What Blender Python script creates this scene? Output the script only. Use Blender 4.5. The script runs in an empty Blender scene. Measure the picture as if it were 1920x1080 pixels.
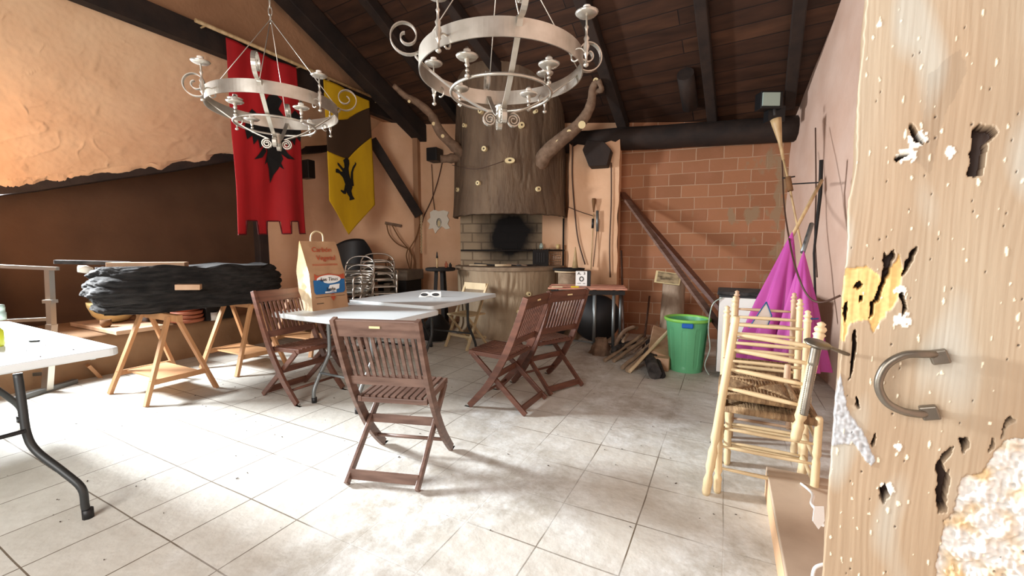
import bpy, math, random
import numpy as np
from mathutils import Vector, Matrix, noise
random.seed(7)
scene = bpy.context.scene
COL = scene.collection
# ------------------------------------------------------------------ camera
F = 780.0; CAMH = 1.3; PITCH = math.atan(73/780.0); YAW = .473
e1 = Vector((math.sin(YAW), math.cos(YAW), 0)); e2 = Vector((math.cos(YAW), -math.sin(YAW), 0))
UP = Vector((0, 0, 1))
def AB(a, b, z=0.0):
    return e1*a + e2*b + UP*z
cd = bpy.data.cameras.new('camera'); cam = bpy.data.objects.new('camera', cd); COL.objects.link(cam)
cd.sensor_width = 36; cd.lens = F/1920*36; cd.clip_start = .02
cam.location = (0, 0, CAMH); cam.rotation_euler = (math.pi/2-PITCH, 0, 0)
scene.camera = cam
# ------------------------------------------------------------------ world, daylight, fill lamp, exposure
vs = scene.view_settings
vs.view_transform = 'Standard'; vs.look = 'None'; vs.gamma = 1; vs.use_curve_mapping = False; vs.exposure = 0.0
w = bpy.data.worlds.new('sky'); scene.world = w; w.use_nodes = True
w.node_tree.nodes['Background'].inputs[0].default_value = (.75, .85, 1, 1); w.node_tree.nodes['Background'].inputs[1].default_value = .6
def area(name, loc, to, sx, sy, power, col):
    l = bpy.data.lights.new(name, 'AREA'); l.shape = 'RECTANGLE'; l.size = sx; l.size_y = sy; l.energy = power; l.color = col
    o = bpy.data.objects.new(name, l); COL.objects.link(o); o.location = loc
    o.rotation_euler = (Vector(to)-Vector(loc)).to_track_quat('-Z', 'Y').to_euler()
    return o
WIN = AB(1.06, -6.1, 2.08)                                      # centre of the window in the slanted near wall on the left
area('window_daylight', AB(.98, -6.62, 2.05), AB(1.35, -.3, .5), 1.0, .8, 620, (.93, .97, 1)).data.spread = 2.1
area('doorway_fill', AB(-1.75, -1.7, 1.9), AB(3.0, -1.2, 1.3), 2.2, 1.9, 170, (1, .96, .92))  # added fill lamp at the unseen doorway behind the camera
# ------------------------------------------------------------------ pixel -> place helpers (only used to measure where things stand)
def ray(px, py):
    u = (px-960)/F; v = -(py-540)/F; c, s = math.cos(PITCH), math.sin(PITCH)
    return Vector((u, c+v*s, -s+v*c))
CAMP = Vector((0, 0, CAMH))
def onz(px, py, z=0.0):
    r = ray(px, py); return CAMP + r*((z-CAMH)/r.z)
def atY(px, py, Y):
    r = ray(px, py); return CAMP + r*(Y/r.y)
def onpl(px, py, p, n):
    r = ray(px, py); return CAMP + r*((Vector(p)-CAMP).dot(n)/r.dot(n))
def onb(px, py, b): return onpl(px, py, e2*b, e2)
BWP = Vector((1.95, 6.3, 0)); BWD = Vector((.94, -.342, 0)).normalized(); BWN = Vector((.342, .94, 0)).normalized()
def onback(px, py, off=0.0): return onpl(px, py, BWP-BWN*off, BWN)
# ------------------------------------------------------------------ materials
def srgb(r, g, b):
    f = lambda c: (c/255/12.92) if c/255 <= .04045 else ((c/255+.055)/1.055)**2.4
    return (f(r), f(g), f(b), 1)
def mat(name, rgb, rough=.7, metal=0.0, rgb2=None, scale=8.0, stretch=(1, 1, 1), bump=0.0, bscale=None, dist=.01, contrast=(.35, .65), detail=6, coat=0.0):
    m = bpy.data.materials.new(name); m.use_nodes = True; nt = m.node_tree; N = nt.nodes; L = nt.links
    b = N['Principled BSDF']; b.inputs['Roughness'].default_value = rough; b.inputs['Metallic'].default_value = metal
    if coat: b.inputs['Coat Weight'].default_value = coat
    b.inputs['Base Color'].default_value = srgb(*rgb)
    if rgb2 or bump:
        tc = N.new('ShaderNodeTexCoord'); mp = N.new('ShaderNodeMapping'); mp.inputs['Scale'].default_value = stretch
        L.new(tc.outputs['Object'], mp.inputs[0])
        nz = N.new('ShaderNodeTexNoise'); nz.inputs['Scale'].default_value = scale; nz.inputs['Detail'].default_value = detail
        L.new(mp.outputs[0], nz.inputs['Vector'])
        if rgb2:
            cr = N.new('ShaderNodeValToRGB'); cr.color_ramp.elements[0].position = contrast[0]; cr.color_ramp.elements[1].position = contrast[1]
            cr.color_ramp.elements[0].color = srgb(*rgb); cr.color_ramp.elements[1].color = srgb(*rgb2)
            L.new(nz.outputs['Fac'], cr.inputs[0]); L.new(cr.outputs[0], b.inputs['Base Color'])
        if bump:
            nb = N.new('ShaderNodeTexNoise'); nb.inputs['Scale'].default_value = bscale or scale*3; nb.inputs['Detail'].default_value = 8
            L.new(mp.outputs[0], nb.inputs['Vector'])
            bp = N.new('ShaderNodeBump'); bp.inputs['Strength'].default_value = bump; bp.inputs['Distance'].default_value = dist
            L.new(nb.outputs['Fac'], bp.inputs['Height']); L.new(bp.outputs[0], b.inputs['Normal'])
    return m
M = {}
def plaster(name, c1, c2, patch=None, bump=.5, scale=2.2, dist=.03):
    m = mat(name, c1, .85, 0, c2, scale, bump=0); nt = m.node_tree; N = nt.nodes; L = nt.links; b = N['Principled BSDF']
    tc = N.new('ShaderNodeTexCoord')
    n1 = N.new('ShaderNodeTexNoise'); n1.inputs['Scale'].default_value = 3.5; n1.inputs['Detail'].default_value = 9; n1.inputs['Distortion'].default_value = .9
    mus = N.new('ShaderNodeTexNoise'); mus.inputs['Scale'].default_value = 22; mus.inputs['Detail'].default_value = 4
    L.new(tc.outputs['Object'], n1.inputs['Vector']); L.new(tc.outputs['Object'], mus.inputs['Vector'])
    ad = N.new('ShaderNodeMath'); ad.operation = 'MULTIPLY_ADD'; ad.inputs[1].default_value = .25
    L.new(mus.outputs['Fac'], ad.inputs[0]); L.new(n1.outputs['Fac'], ad.inputs[2])
    bp = N.new('ShaderNodeBump'); bp.inputs['Strength'].default_value = bump; bp.inputs['Distance'].default_value = dist
    L.new(ad.outputs[0], bp.inputs['Height']); L.new(bp.outputs[0], b.inputs['Normal'])
    return m
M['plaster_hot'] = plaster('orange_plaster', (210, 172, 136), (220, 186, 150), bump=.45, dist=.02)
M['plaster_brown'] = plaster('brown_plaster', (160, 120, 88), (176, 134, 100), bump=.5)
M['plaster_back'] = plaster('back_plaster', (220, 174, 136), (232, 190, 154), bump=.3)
M['plaster_left_shaded'] = plaster('left_plaster_shaded', (84, 60, 42), (96, 70, 50), bump=.2)  # base colour darkened to carry the shade on the left wall
M['plaster_pink'] = plaster('pink_plaster', (206, 172, 152), (216, 186, 168), bump=.25)
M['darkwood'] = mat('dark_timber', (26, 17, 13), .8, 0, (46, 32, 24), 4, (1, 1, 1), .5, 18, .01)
M['chairwood'] = mat('chair_wood', (84, 50, 38), .42, 0, (108, 68, 52), 5, (1, 1, 6), .12, 60, .002)
M['chairwood_grey'] = mat('weathered_chair_wood', (92, 68, 58), .45, 0, (122, 96, 84), 5, (1, 1, 6), .12, 60, .002)
M['trestle'] = mat('pine', (172, 124, 82), .55, 0, (194, 146, 102), 4, (1, 1, .4), .15, 30, .003)
M['plank'] = mat('plank_wood', (176, 140, 108), .7, 0, (206, 172, 142), 5, (1, 1, 1), .3, 30, .004)
M['whiteplastic'] = mat('white_plastic', (226, 234, 236), .38)
M['tableedge'] = mat('grey_plastic', (196, 200, 198), .5)
M['steel'] = mat('grey_steel_tube', (120, 124, 124), .4, .6)
M['darksteel'] = mat('dark_steel_tube', (60, 62, 62), .45, .5)
M['alu'] = mat('aluminium', (205, 200, 190), .28, .9)
M['silver'] = mat('silver_paint', (205, 200, 190), .33, .72, (180, 174, 162), 9, bump=.1, bscale=40, dist=.002)
M['white'] = mat('white_paint', (232, 232, 228), .5)
M['black'] = mat('black_plastic', (20, 20, 22), .5)
M['net'] = mat('black_netting', (13, 12, 12), 1.0, 0, (40, 37, 35), 9, (1, 1, 4), .8, 45, .01)
M['red'] = mat('red_cloth', (186, 22, 30), .75, 0, (160, 14, 22), 3, (1, 1, .3), .3, 5, .03)
M['reddark'] = mat('dark_red_hem', (90, 10, 14), .8)
M['yellow'] = mat('yellow_cloth', (214, 172, 10), .75, 0, (190, 150, 6), 3, (1, 1, .3), .2, 6, .02)
M['banddark'] = mat('brown_cloth_band', (64, 44, 24), .85)
M['emblem'] = mat('black_cloth', (14, 12, 12), .85)
M['bark'] = mat('cement_bark', (92, 74, 58), .9, 0, (116, 96, 76), 3, (1.6, 1.6, .5), .7, 14, .03)
M['barkbase'] = mat('cement_bark_base', (138, 118, 94), .9, 0, (164, 144, 118), 3, (1.6, 1.6, .35), .6, 7, .04)
M['knot'] = mat('pale_knot', (226, 208, 160), .7)
M['knotdark'] = mat('knot_heart', (60, 44, 28), .8)
M['branch'] = mat('branch_bark', (104, 82, 64), .85, 0, (130, 106, 86), 14, (1, 1, 1), .6, 40, .01)
M['stone'] = mat('hearth_stone', (120, 100, 80), .85, 0, (150, 130, 106), 6, bump=.4)
M['soot'] = mat('soot_iron', (30, 26, 24), .8, .2)
M['ash'] = mat('charred_wood', (26, 24, 24), .9, 0, (70, 66, 64), 12, bump=.8, bscale=30, dist=.01)
M['firewood'] = mat('firewood', (128, 106, 84), .85, 0, (164, 142, 118), 8, (1, 1, 1), .5, 30, .006)
M['stick'] = mat('peeled_stick', (196, 172, 136), .7, 0, (214, 190, 156), 8, (1, 1, 1), .3)
M['log'] = mat('grey_log', (140, 118, 98), .85, 0, (168, 148, 128), 5, (2, 2, .5), .6, 14, .015)
M['green'] = mat('green_plastic', (104, 184, 134), .35)
M['greenlip'] = mat('lime_plastic', (140, 214, 96), .35)
M['blue'] = mat('blue_plastic', (10, 96, 190), .4)
M['magenta'] = mat('magenta_cloth', (168, 62, 142), .6, 0, (150, 52, 128), 3, (1, 1, .4), .3, 5, .02)
M['rush'] = mat('woven_rush', (120, 92, 62), .8, 0, (172, 142, 104), 10, (6, 1, 1), .9, 60, .01)
M['cane'] = mat('pale_turned_wood', (190, 168, 130), .5, 0, (212, 190, 150), 6, (1, 1, .5), .1, 40, .003)
M['canegrey'] = mat('greyed_turned_wood', (170, 140, 112), .55, 0, (190, 160, 132), 6, (1, 1, .5), .1, 40, .003)
M['bamboo'] = mat('bamboo', (170, 140, 98), .5, 0, (200, 172, 128), 20, (1, 1, .4))
M['paper'] = mat('kraft_paper', (168, 130, 96), .8, 0, (180, 142, 106), 5, bump=.35, bscale=9, dist=.02)
M['paperwhite'] = mat('pale_paper_gusset', (226, 206, 168), .7, 0, (236, 220, 190), 5, bump=.7, bscale=9, dist=.03)
M['inkred'] = mat('red_ink', (176, 74, 44), .8)
M['inkblue'] = mat('blue_ink', (30, 96, 150), .8)
M['inkdark'] = mat('dark_ink', (50, 42, 30), .8)
M['cream'] = mat('cream_ceramic', (226, 200, 140), .3)
M['terra'] = mat('terracotta', (150, 80, 54), .6, 0, (176, 104, 74), 8)
M['cable'] = mat('brown_cable', (70, 46, 34), .6)
M['rope'] = mat('old_rope', (120, 84, 52), .9)
M['ledgem'] = mat('ledge_plaster', (140, 108, 78), .85, 0, (160, 126, 94), 3, bump=.4, bscale=8, dist=.02)
M['pinkwood'] = mat('pink_table_slats', (178, 116, 96), .6, 0, (206, 150, 124), 6, (1, 1, 1), .2)
M['glass'] = mat('lamp_glass', (170, 190, 180), .15, .1)
M['iron'] = mat('forged_iron', (104, 98, 88), .38, .75, (132, 124, 112), 14, bump=.25, bscale=50, dist=.002)
M['stepwood'] = mat('step_boards', (158, 138, 118), .7, 0, (182, 162, 140), 3, (1, 1, 1), .2, 20, .004)
M['stepside'] = mat('step_side', (212, 172, 134), .7)
M['mortarpatch'] = mat('bare_plaster_patch', (238, 230, 212), .85, bump=.5, bscale=20)
M['grey'] = mat('grey_boxes', (96, 84, 72), .8, 0, (116, 102, 86), 5)
M['bulbwhite'] = mat('white_socket', (236, 232, 222), .4)
M['photo'] = mat('old_print', (180, 160, 124), .7, 0, (90, 76, 56), 7, (1, 1, 2), contrast=(.42, .62))
M['lime'] = mat('yellow_liquid', (206, 210, 60), .25)
M['pinkflower'] = mat('pink_toy', (214, 120, 120), .5)
M['yellowtoy'] = mat('yellow_toy', (226, 196, 40), .5)
M['crumb'] = mat('dark_crumbs', (64, 52, 42), .9)

def brickmat(name, c1, c2, mortar, bw, bh, ms, origin=(0, 0), soot=None, patch=None):
    m = bpy.data.materials.new(name); m.use_nodes = True; nt = m.node_tree; N = nt.nodes; L = nt.links; b = N['Principled BSDF']
    b.inputs['Roughness'].default_value = .88
    tc = N.new('ShaderNodeTexCoord'); sp = N.new('ShaderNodeSeparateXYZ'); cb = N.new('ShaderNodeCombineXYZ')
    L.new(tc.outputs['Object'], sp.inputs[0]); L.new(sp.outputs['X'], cb.inputs['X']); L.new(sp.outputs['Z'], cb.inputs['Y'])
    wn = N.new('ShaderNodeTexNoise'); wn.inputs['Scale'].default_value = 2.5; wn.inputs['Detail'].default_value = 4; L.new(tc.outputs['Object'], wn.inputs['Vector'])
    vm = N.new('ShaderNodeVectorMath'); vm.operation = 'MULTIPLY_ADD'; vm.inputs[1].default_value = (.035, .035, 0); L.new(wn.outputs['Color'], vm.inputs[0]); L.new(cb.outputs[0], vm.inputs[2])
    br = N.new('ShaderNodeTexBrick'); L.new(vm.outputs[0], br.inputs['Vector'])
    br.inputs['Scale'].default_value = 1; br.inputs['Brick Width'].default_value = bw; br.inputs['Row Height'].default_value = bh
    br.inputs['Mortar Size'].default_value = ms; br.inputs['Mortar Smooth'].default_value = .3; br.inputs['Bias'].default_value = 0
    br.inputs['Color1'].default_value = srgb(*c1); br.inputs['Color2'].default_value = srgb(*c2); br.inputs['Mortar'].default_value = srgb(*mortar)
    nz = N.new('ShaderNodeTexNoise'); nz.inputs['Scale'].default_value = 2.2; nz.inputs['Detail'].default_value = 6; L.new(tc.outputs['Object'], nz.inputs['Vector'])
    mx = N.new('ShaderNodeMix'); mx.data_type = 'RGBA'; L.new(br.outputs['Color'], mx.inputs[6]); mx.inputs[7].default_value = srgb(*(patch or mortar))
    cr = N.new('ShaderNodeValToRGB'); cr.color_ramp.elements[0].position = .5; cr.color_ramp.elements[1].position = .75
    cr.color_ramp.elements[1].color = (.6, .6, .6, 1); L.new(nz.outputs['Fac'], cr.inputs[0]); L.new(cr.outputs[0], mx.inputs[0])
    out = mx.outputs[2]
    if patch:
        ps = N.new('ShaderNodeMapping'); ps.inputs['Scale'].default_value = (1.6, 1, .9); L.new(tc.outputs['Object'], ps.inputs[0])
        pn = N.new('ShaderNodeTexNoise'); pn.inputs['Scale'].default_value = 3.4; pn.inputs['Detail'].default_value = 5; L.new(ps.outputs[0], pn.inputs['Vector'])
        pr_ = N.new('ShaderNodeMapRange'); pr_.inputs[1].default_value = 1.0; pr_.inputs[2].default_value = 2.3; pr_.inputs[3].default_value = -.12; pr_.inputs[4].default_value = .10; L.new(sp.outputs['X'], pr_.inputs[0])
        pa = N.new('ShaderNodeMath'); pa.operation = 'ADD'; L.new(pn.outputs['Fac'], pa.inputs[0]); L.new(pr_.outputs[0], pa.inputs[1])
        pc = N.new('ShaderNodeValToRGB'); pc.color_ramp.elements[0].position = .56; pc.color_ramp.elements[1].position = .62; pc.color_ramp.elements[1].color = (.8, .8, .8, 1); L.new(pa.outputs[0], pc.inputs[0])
        m4 = N.new('ShaderNodeMix'); m4.data_type = 'RGBA'; L.new(pc.outputs[0], m4.inputs[0]); L.new(out, m4.inputs[6]); m4.inputs[7].default_value = srgb(150, 128, 100); out = m4.outputs[2]
    if soot:   # soot stain of the fire: a mark with its own outline
        gx = N.new('ShaderNodeVectorMath'); gx.operation = 'DISTANCE'; mp = N.new('ShaderNodeMapping')
        L.new(tc.outputs['Object'], mp.inputs[0]); mp.inputs['Scale'].default_value = (1.0, 0, 1.0); L.new(mp.outputs[0], gx.inputs[0]); gx.inputs[1].default_value = (0, 0, soot*.9)
        ad = N.new('ShaderNodeMath'); ad.operation = 'MULTIPLY_ADD'; ad.inputs[1].default_value = .5; L.new(wn.outputs['Fac'], ad.inputs[0]); L.new(gx.outputs['Value'], ad.inputs[2])
        c2_ = N.new('ShaderNodeValToRGB'); c2_.color_ramp.elements[0].position = .55; c2_.color_ramp.elements[1].position = .85; L.new(ad.outputs[0], c2_.inputs[0])
        m2 = N.new('ShaderNodeMix'); m2.data_type = 'RGBA'; L.new(c2_.outputs[0], m2.inputs[0]); m2.inputs[6].default_value = srgb(16, 14, 14); L.new(out, m2.inputs[7]); out = m2.outputs[2]
    L.new(out, b.inputs['Base Color'])
    bp = N.new('ShaderNodeBump'); bp.inputs['Strength'].default_value = .6; bp.inputs['Distance'].default_value = .012; bp.invert = True
    n3 = N.new('ShaderNodeTexNoise'); n3.inputs['Scale'].default_value = 25; L.new(tc.outputs['Object'], n3.inputs['Vector'])
    ma = N.new('ShaderNodeMath'); ma.operation = 'MULTIPLY_ADD'; ma.inputs[1].default_value = .4; L.new(n3.outputs['Fac'], ma.inputs[0]); L.new(br.outputs['Fac'], ma.inputs[2])
    L.new(ma.outputs[0], bp.inputs['Height']); L.new(bp.outputs[0], b.inputs['Normal'])
    return m
M['brick'] = brickmat('hollow_brick_wall', (146, 98, 68), (168, 116, 82), (184, 150, 122), .352, .1715, .007, patch=(172, 118, 90))
M['firebrick'] = brickmat('whitewashed_brick', (160, 142, 116), (174, 156, 130), (128, 112, 92), .30, .15, .012, soot=.62)

def floormat():
    m = bpy.data.materials.new('cement_tiles'); m.use_nodes = True; nt = m.node_tree; N = nt.nodes; L = nt.links; b = N['Principled BSDF']
    tc = N.new('ShaderNodeTexCoord'); mp = N.new('ShaderNodeMapping'); mp.inputs['Location'].default_value = (.007, .062, 0)
    L.new(tc.outputs['Object'], mp.inputs[0])
    wn = N.new('ShaderNodeTexNoise'); wn.inputs['Scale'].default_value = 1.3; wn.inputs['Detail'].default_value = 3; L.new(mp.outputs[0], wn.inputs['Vector'])
    vm = N.new('ShaderNodeVectorMath'); vm.operation = 'MULTIPLY_ADD'; vm.inputs[1].default_value = (.02, .02, 0); L.new(wn.outputs['Color'], vm.inputs[0]); L.new(mp.outputs[0], vm.inputs[2])
    br = N.new('ShaderNodeTexBrick'); L.new(vm.outputs[0], br.inputs['Vector']); br.offset = 0; br.squash = 1
    br.inputs['Scale'].default_value = 1; br.inputs['Brick Width'].default_value = .366; br.inputs['Row Height'].default_value = .357
    br.inputs['Mortar Size'].default_value = .0035; br.inputs['Mortar Smooth'].default_value = .2; br.inputs['Bias'].default_value = 0
    br.inputs['Color1'].default_value = srgb(224, 222, 214); br.inputs['Color2'].default_value = srgb(214, 211, 202); br.inputs['Mortar'].default_value = srgb(116, 104, 88)
    # joints are worn away in patches
    pn = N.new('ShaderNodeTexNoise'); pn.inputs['Scale'].default_value = 1.1; pn.inputs['Detail'].default_value = 5; L.new(tc.outputs['Object'], pn.inputs['Vector'])
    sx = N.new('ShaderNodeSeparateXYZ'); L.new(tc.outputs['Object'], sx.inputs[0])
    mr = N.new('ShaderNodeMapRange'); mr.inputs[1].default_value = -.9; mr.inputs[2].default_value = 1.0; mr.inputs[3].default_value = -.3; mr.inputs[4].default_value = .10; L.new(sx.outputs['X'], mr.inputs[0])
    ad = N.new('ShaderNodeMath'); ad.operation = 'ADD'; L.new(pn.outputs['Fac'], ad.inputs[0]); L.new(mr.outputs[0], ad.inputs[1])
    cr = N.new('ShaderNodeValToRGB'); cr.color_ramp.elements[0].position = .48; cr.color_ramp.elements[1].position = .66; L.new(ad.outputs[0], cr.inputs[0])
    cn = N.new('ShaderNodeTexNoise'); cn.inputs['Scale'].default_value = 4.5; cn.inputs['Detail'].default_value = 14; cn.inputs['Roughness'].default_value = .78; cn.inputs['Distortion'].default_value = .15; L.new(tc.outputs['Object'], cn.inputs['Vector'])
    c2 = N.new('ShaderNodeValToRGB'); c2.color_ramp.elements[0].position = .38; c2.color_ramp.elements[0].color = srgb(188, 184, 174); c2.color_ramp.elements[1].position = .62; c2.color_ramp.elements[1].color = srgb(230, 232, 230); L.new(cn.outputs['Fac'], c2.inputs[0])
    mx = N.new('ShaderNodeMix'); mx.data_type = 'RGBA'; L.new(cr.outputs[0], mx.inputs[0]); L.new(br.outputs['Color'], mx.inputs[6]); L.new(c2.outputs[0], mx.inputs[7])
    mx2 = N.new('ShaderNodeMix'); mx2.data_type = 'RGBA'; mx2.blend_type = 'MULTIPLY'; mx2.inputs[0].default_value = .35; L.new(mx.outputs[2], mx2.inputs[6]); L.new(c2.outputs[0], mx2.inputs[7])
    # brown earth and dust lies towards the far left
    mr2 = N.new('ShaderNodeMapRange'); mr2.inputs[1].default_value = 2.0; mr2.inputs[2].default_value = 3.4; mr2.inputs[3].default_value = 0; mr2.inputs[4].default_value = .75
    sy = N.new('ShaderNodeMath'); sy.operation = 'MULTIPLY_ADD'; sy.inputs[1].default_value = -.45; L.new(sx.outputs['X'], sy.inputs[0]); L.new(sx.outputs['Y'], sy.inputs[2])
    sz = N.new('ShaderNodeMath'); sz.operation = 'MULTIPLY_ADD'; sz.inputs[1].default_value = 1.6; L.new(pn.outputs['Fac'], sz.inputs[0]); L.new(sy.outputs[0], sz.inputs[2])
    mr2.inputs[1].default_value = 4.0; mr2.inputs[2].default_value = 5.4; L.new(sz.outputs[0], mr2.inputs[0])
    mx3 = N.new('ShaderNodeMix'); mx3.data_type = 'RGBA'; L.new(mr2.outputs[0], mx3.inputs[0]); L.new(mx2.outputs[2], mx3.inputs[6]); mx3.inputs[7].default_value = srgb(150, 122, 94)
    L.new(mx3.outputs[2], b.inputs['Base Color']); b.inputs['Roughness'].default_value = .62
    bp = N.new('ShaderNodeBump'); bp.inputs['Strength'].default_value = .45; bp.inputs['Distance'].default_value = .012
    fn = N.new('ShaderNodeTexNoise'); fn.inputs['Scale'].default_value = 14; fn.inputs['Detail'].default_value = 9; L.new(tc.outputs['Object'], fn.inputs['Vector'])
    iv = N.new('ShaderNodeMath'); iv.operation = 'MULTIPLY_ADD'; iv.inputs[1].default_value = -.35; L.new(br.outputs['Fac'], iv.inputs[0]); L.new(fn.outputs['Fac'], iv.inputs[2])
    L.new(iv.outputs[0], bp.inputs['Height']); L.new(bp.outputs[0], b.inputs['Normal'])
    return m
M['floor'] = floormat()
def boardmat():
    m = bpy.data.materials.new('roof_boards'); m.use_nodes = True; nt = m.node_tree; N = nt.nodes; L = nt.links; b = N['Principled BSDF']
    tc = N.new('ShaderNodeTexCoord'); br = N.new('ShaderNodeTexBrick'); L.new(tc.outputs['Object'], br.inputs['Vector'])
    br.inputs['Scale'].default_value = 1; br.inputs['Brick Width'].default_value = 3.1; br.inputs['Row Height'].default_value = .19; br.inputs['Mortar Size'].default_value = .006; br.offset = .37
    br.inputs['Color1'].default_value = srgb(80, 54, 38); br.inputs['Color2'].default_value = srgb(58, 37, 26); br.inputs['Mortar'].default_value = srgb(24, 14, 10)
    mp = N.new('ShaderNodeMapping'); mp.inputs['Scale'].default_value = (1, 5, 1); L.new(tc.outputs['Object'], mp.inputs[0])
    nz = N.new('ShaderNodeTexNoise'); nz.inputs['Scale'].default_value = 2; nz.inputs['Detail'].default_value = 8; L.new(mp.outputs[0], nz.inputs['Vector'])
    cr = N.new('ShaderNodeValToRGB'); cr.color_ramp.elements[0].position = .3; cr.color_ramp.elements[0].color = (.45, .4, .36, 1); cr.color_ramp.elements[1].position = .7; cr.color_ramp.elements[1].color = (1.2, 1.1, 1, 1); L.new(nz.outputs['Fac'], cr.inputs[0])
    mx = N.new('ShaderNodeMix'); mx.data_type = 'RGBA'; mx.blend_type = 'MULTIPLY'; mx.inputs[0].default_value = 1; L.new(br.outputs['Color'], mx.inputs[6]); L.new(cr.outputs[0], mx.inputs[7])
    L.new(mx.outputs[2], b.inputs['Base Color']); b.inputs['Roughness'].default_value = .6
    bp = N.new('ShaderNodeBump'); bp.inputs['Strength'].default_value = .5; bp.inputs['Distance'].default_value = .01; bp.invert = True; L.new(br.outputs['Fac'], bp.inputs['Height']); L.new(bp.outputs[0], b.inputs['Normal'])
    return m
M['boards'] = boardmat()
# ------------------------------------------------------------------ mesh builder
def frame(d, up=UP):
    d = Vector(d).normalized()
    if abs(d.dot(up)) > .98: up = Vector((1, 0, 0)) if abs(d.x) < .9 else Vector((0, 1, 0))
    s = d.cross(up).normalized(); u = s.cross(d).normalized()
    return s, u, d
class MB:
    def __init__(s): s.v = []; s.f = []; s.sm = []
    def add(s, vs, fs, smooth=False):
        n = len(s.v); s.v += [Vector(p) for p in vs]; s.f += [tuple(i+n for i in f) for f in fs]; s.sm += [smooth]*len(fs); return s
    def box(s, c, size, x=Vector((1, 0, 0)), y=Vector((0, 1, 0)), z=UP, taper=1.0):
        c = Vector(c); vs = []
        for k in (-1, 1):
            t = taper if k > 0 else 1
            for j in (-1, 1):
                for i in (-1, 1): vs.append(c + x*(i*size[0]/2*t) + y*(j*size[1]/2*t) + z*(k*size[2]/2))
        return s.add(vs, [(0, 2, 3, 1), (4, 5, 7, 6), (0, 1, 5, 4), (2, 6, 7, 3), (0, 4, 6, 2), (1, 3, 7, 5)])
    def bar(s, p, q, wd, ht, up=UP):
        p, q = Vector(p), Vector(q); a, u, d = frame(q-p, up)
        return s.box((p+q)/2, (wd, ht, (q-p).length), a, u, d)
    def tube(s, pts, r, n=8, caps=True, flat=None, up=UP):
        pts = [Vector(p) for p in pts]; m = len(pts); rs = r if isinstance(r, (list, tuple)) else [r]*m; vs = []
        pu = None
        for i, p in enumerate(pts):
            d = (pts[min(i+1, m-1)]-pts[max(i-1, 0)]).normalized()
            if pu is None: a, u, _ = frame(d, up)
            else:
                a = d.cross(pu).normalized(); u = a.cross(d).normalized()
            pu = u
            for k in range(n):
                t = 2*math.pi*k/n; c, q = math.cos(t)*rs[i], math.sin(t)*rs[i]
                if flat: c *= flat[0]; q *= flat[1]
                vs.append(p + a*c + u*q)
        fs = [(i*n+k, i*n+(k+1) % n, (i+1)*n+(k+1) % n, (i+1)*n+k) for i in range(m-1) for k in range(n)]
        s.add(vs, fs, True)
        if caps:
            o = len(s.v)-m*n; s.f += [tuple(o+k for k in range(n))[::-1], tuple(o+(m-1)*n+k for k in range(n))]; s.sm += [False, False]
        return s
    def lathe(s, prof, c=(0, 0, 0), ax=UP, n=20, side=None, caps=True, smooth=True):
        c = Vector(c); a, u, d = frame(ax, side or Vector((0, 1, 0))); m = len(prof); vs = []
        for r, z in prof:
            for k in range(n):
                t = 2*math.pi*k/n; vs.append(c + d*z + a*(math.cos(t)*r) + u*(math.sin(t)*r))
        fs = [(i*n+k, i*n+(k+1) % n, (i+1)*n+(k+1) % n, (i+1)*n+k) for i in range(m-1) for k in range(n)]
        s.add(vs, fs, smooth)
        if caps:
            o = len(s.v)-m*n; s.f += [tuple(o+k for k in range(n))[::-1], tuple(o+(m-1)*n+k for k in range(n))]; s.sm += [False, False]
        return s
    def prism(s, pts, off):
        pts = [Vector(p) for p in pts]; n = len(pts); off = Vector(off)
        vs = pts+[p+off for p in pts]
        return s.add(vs, [tuple(range(n)), tuple(range(n, 2*n))[::-1]] + [((i+1) % n, i, n+i, n+(i+1) % n) for i in range(n)])
    def grid(s, fn, nu, nv, smooth=True, closed=False):
        vs = [fn(i/nu, j/nv) for j in range(nv+1) for i in range(nu+1)]; w_ = nu+1
        return s.add(vs, [(j*w_+i, j*w_+i+1, (j+1)*w_+i+1, (j+1)*w_+i) for j in range(nv) for i in range(nu)], smooth)
    def obj(s, name, m, parent=None, inv=None, bevel=0, solid=0, recalc=True):
        me = bpy.data.meshes.new(name)
        vs = [inv @ p for p in s.v] if inv is not None else s.v
        me.from_pydata([tuple(p) for p in vs], [], s.f); me.polygons.foreach_set('use_smooth', s.sm)
        mm = M[m] if isinstance(m, str) else m; me.materials.append(mm); me.update()
        if recalc:
            import bmesh
            bm = bmesh.new(); bm.from_mesh(me); bmesh.ops.recalc_face_normals(bm, faces=bm.faces); bm.to_mesh(me); bm.free()
        o = bpy.data.objects.new(name, me); COL.objects.link(o)
        if parent: o.parent = parent
        if bevel:
            b = o.modifiers.new('bevel', 'BEVEL'); b.width = bevel; b.segments = 2; b.limit_method = 'ANGLE'; b.angle_limit = .7
        if solid:
            b = o.modifiers.new('thickness', 'SOLIDIFY'); b.thickness = solid; b.offset = 0
        return o
class Thing:
    def __init__(s, name, label, cat, loc=(0, 0, 0), rz=0.0, group=None):
        o = bpy.data.objects.new(name, None); COL.objects.link(o); o.empty_display_size = .1
        s.loc = Vector(loc); o.location = s.loc; o.rotation_euler = (0, 0, rz); o['label'] = label; o['category'] = cat
        if group: o['group'] = group
        s.o = o; s.M = Matrix.Translation(s.loc) @ Matrix.Rotation(rz, 4, 'Z'); s.inv = s.M.inverted()
    def part(s, name, mb, m, parent=None, local=False, label=None, **k):
        o = mb.obj(name, m, parent or s.o, None if local else s.inv, **k)
        if label: o['label'] = label
        return o
def solo(name, mb, m, label, cat, loc, group=None, **k):
    loc = Vector(loc); o = mb.obj(name, m, None, Matrix.Translation(-loc), **k); o.location = loc
    o['label'] = label; o['category'] = cat
    if group: o['group'] = group
    return o
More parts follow.
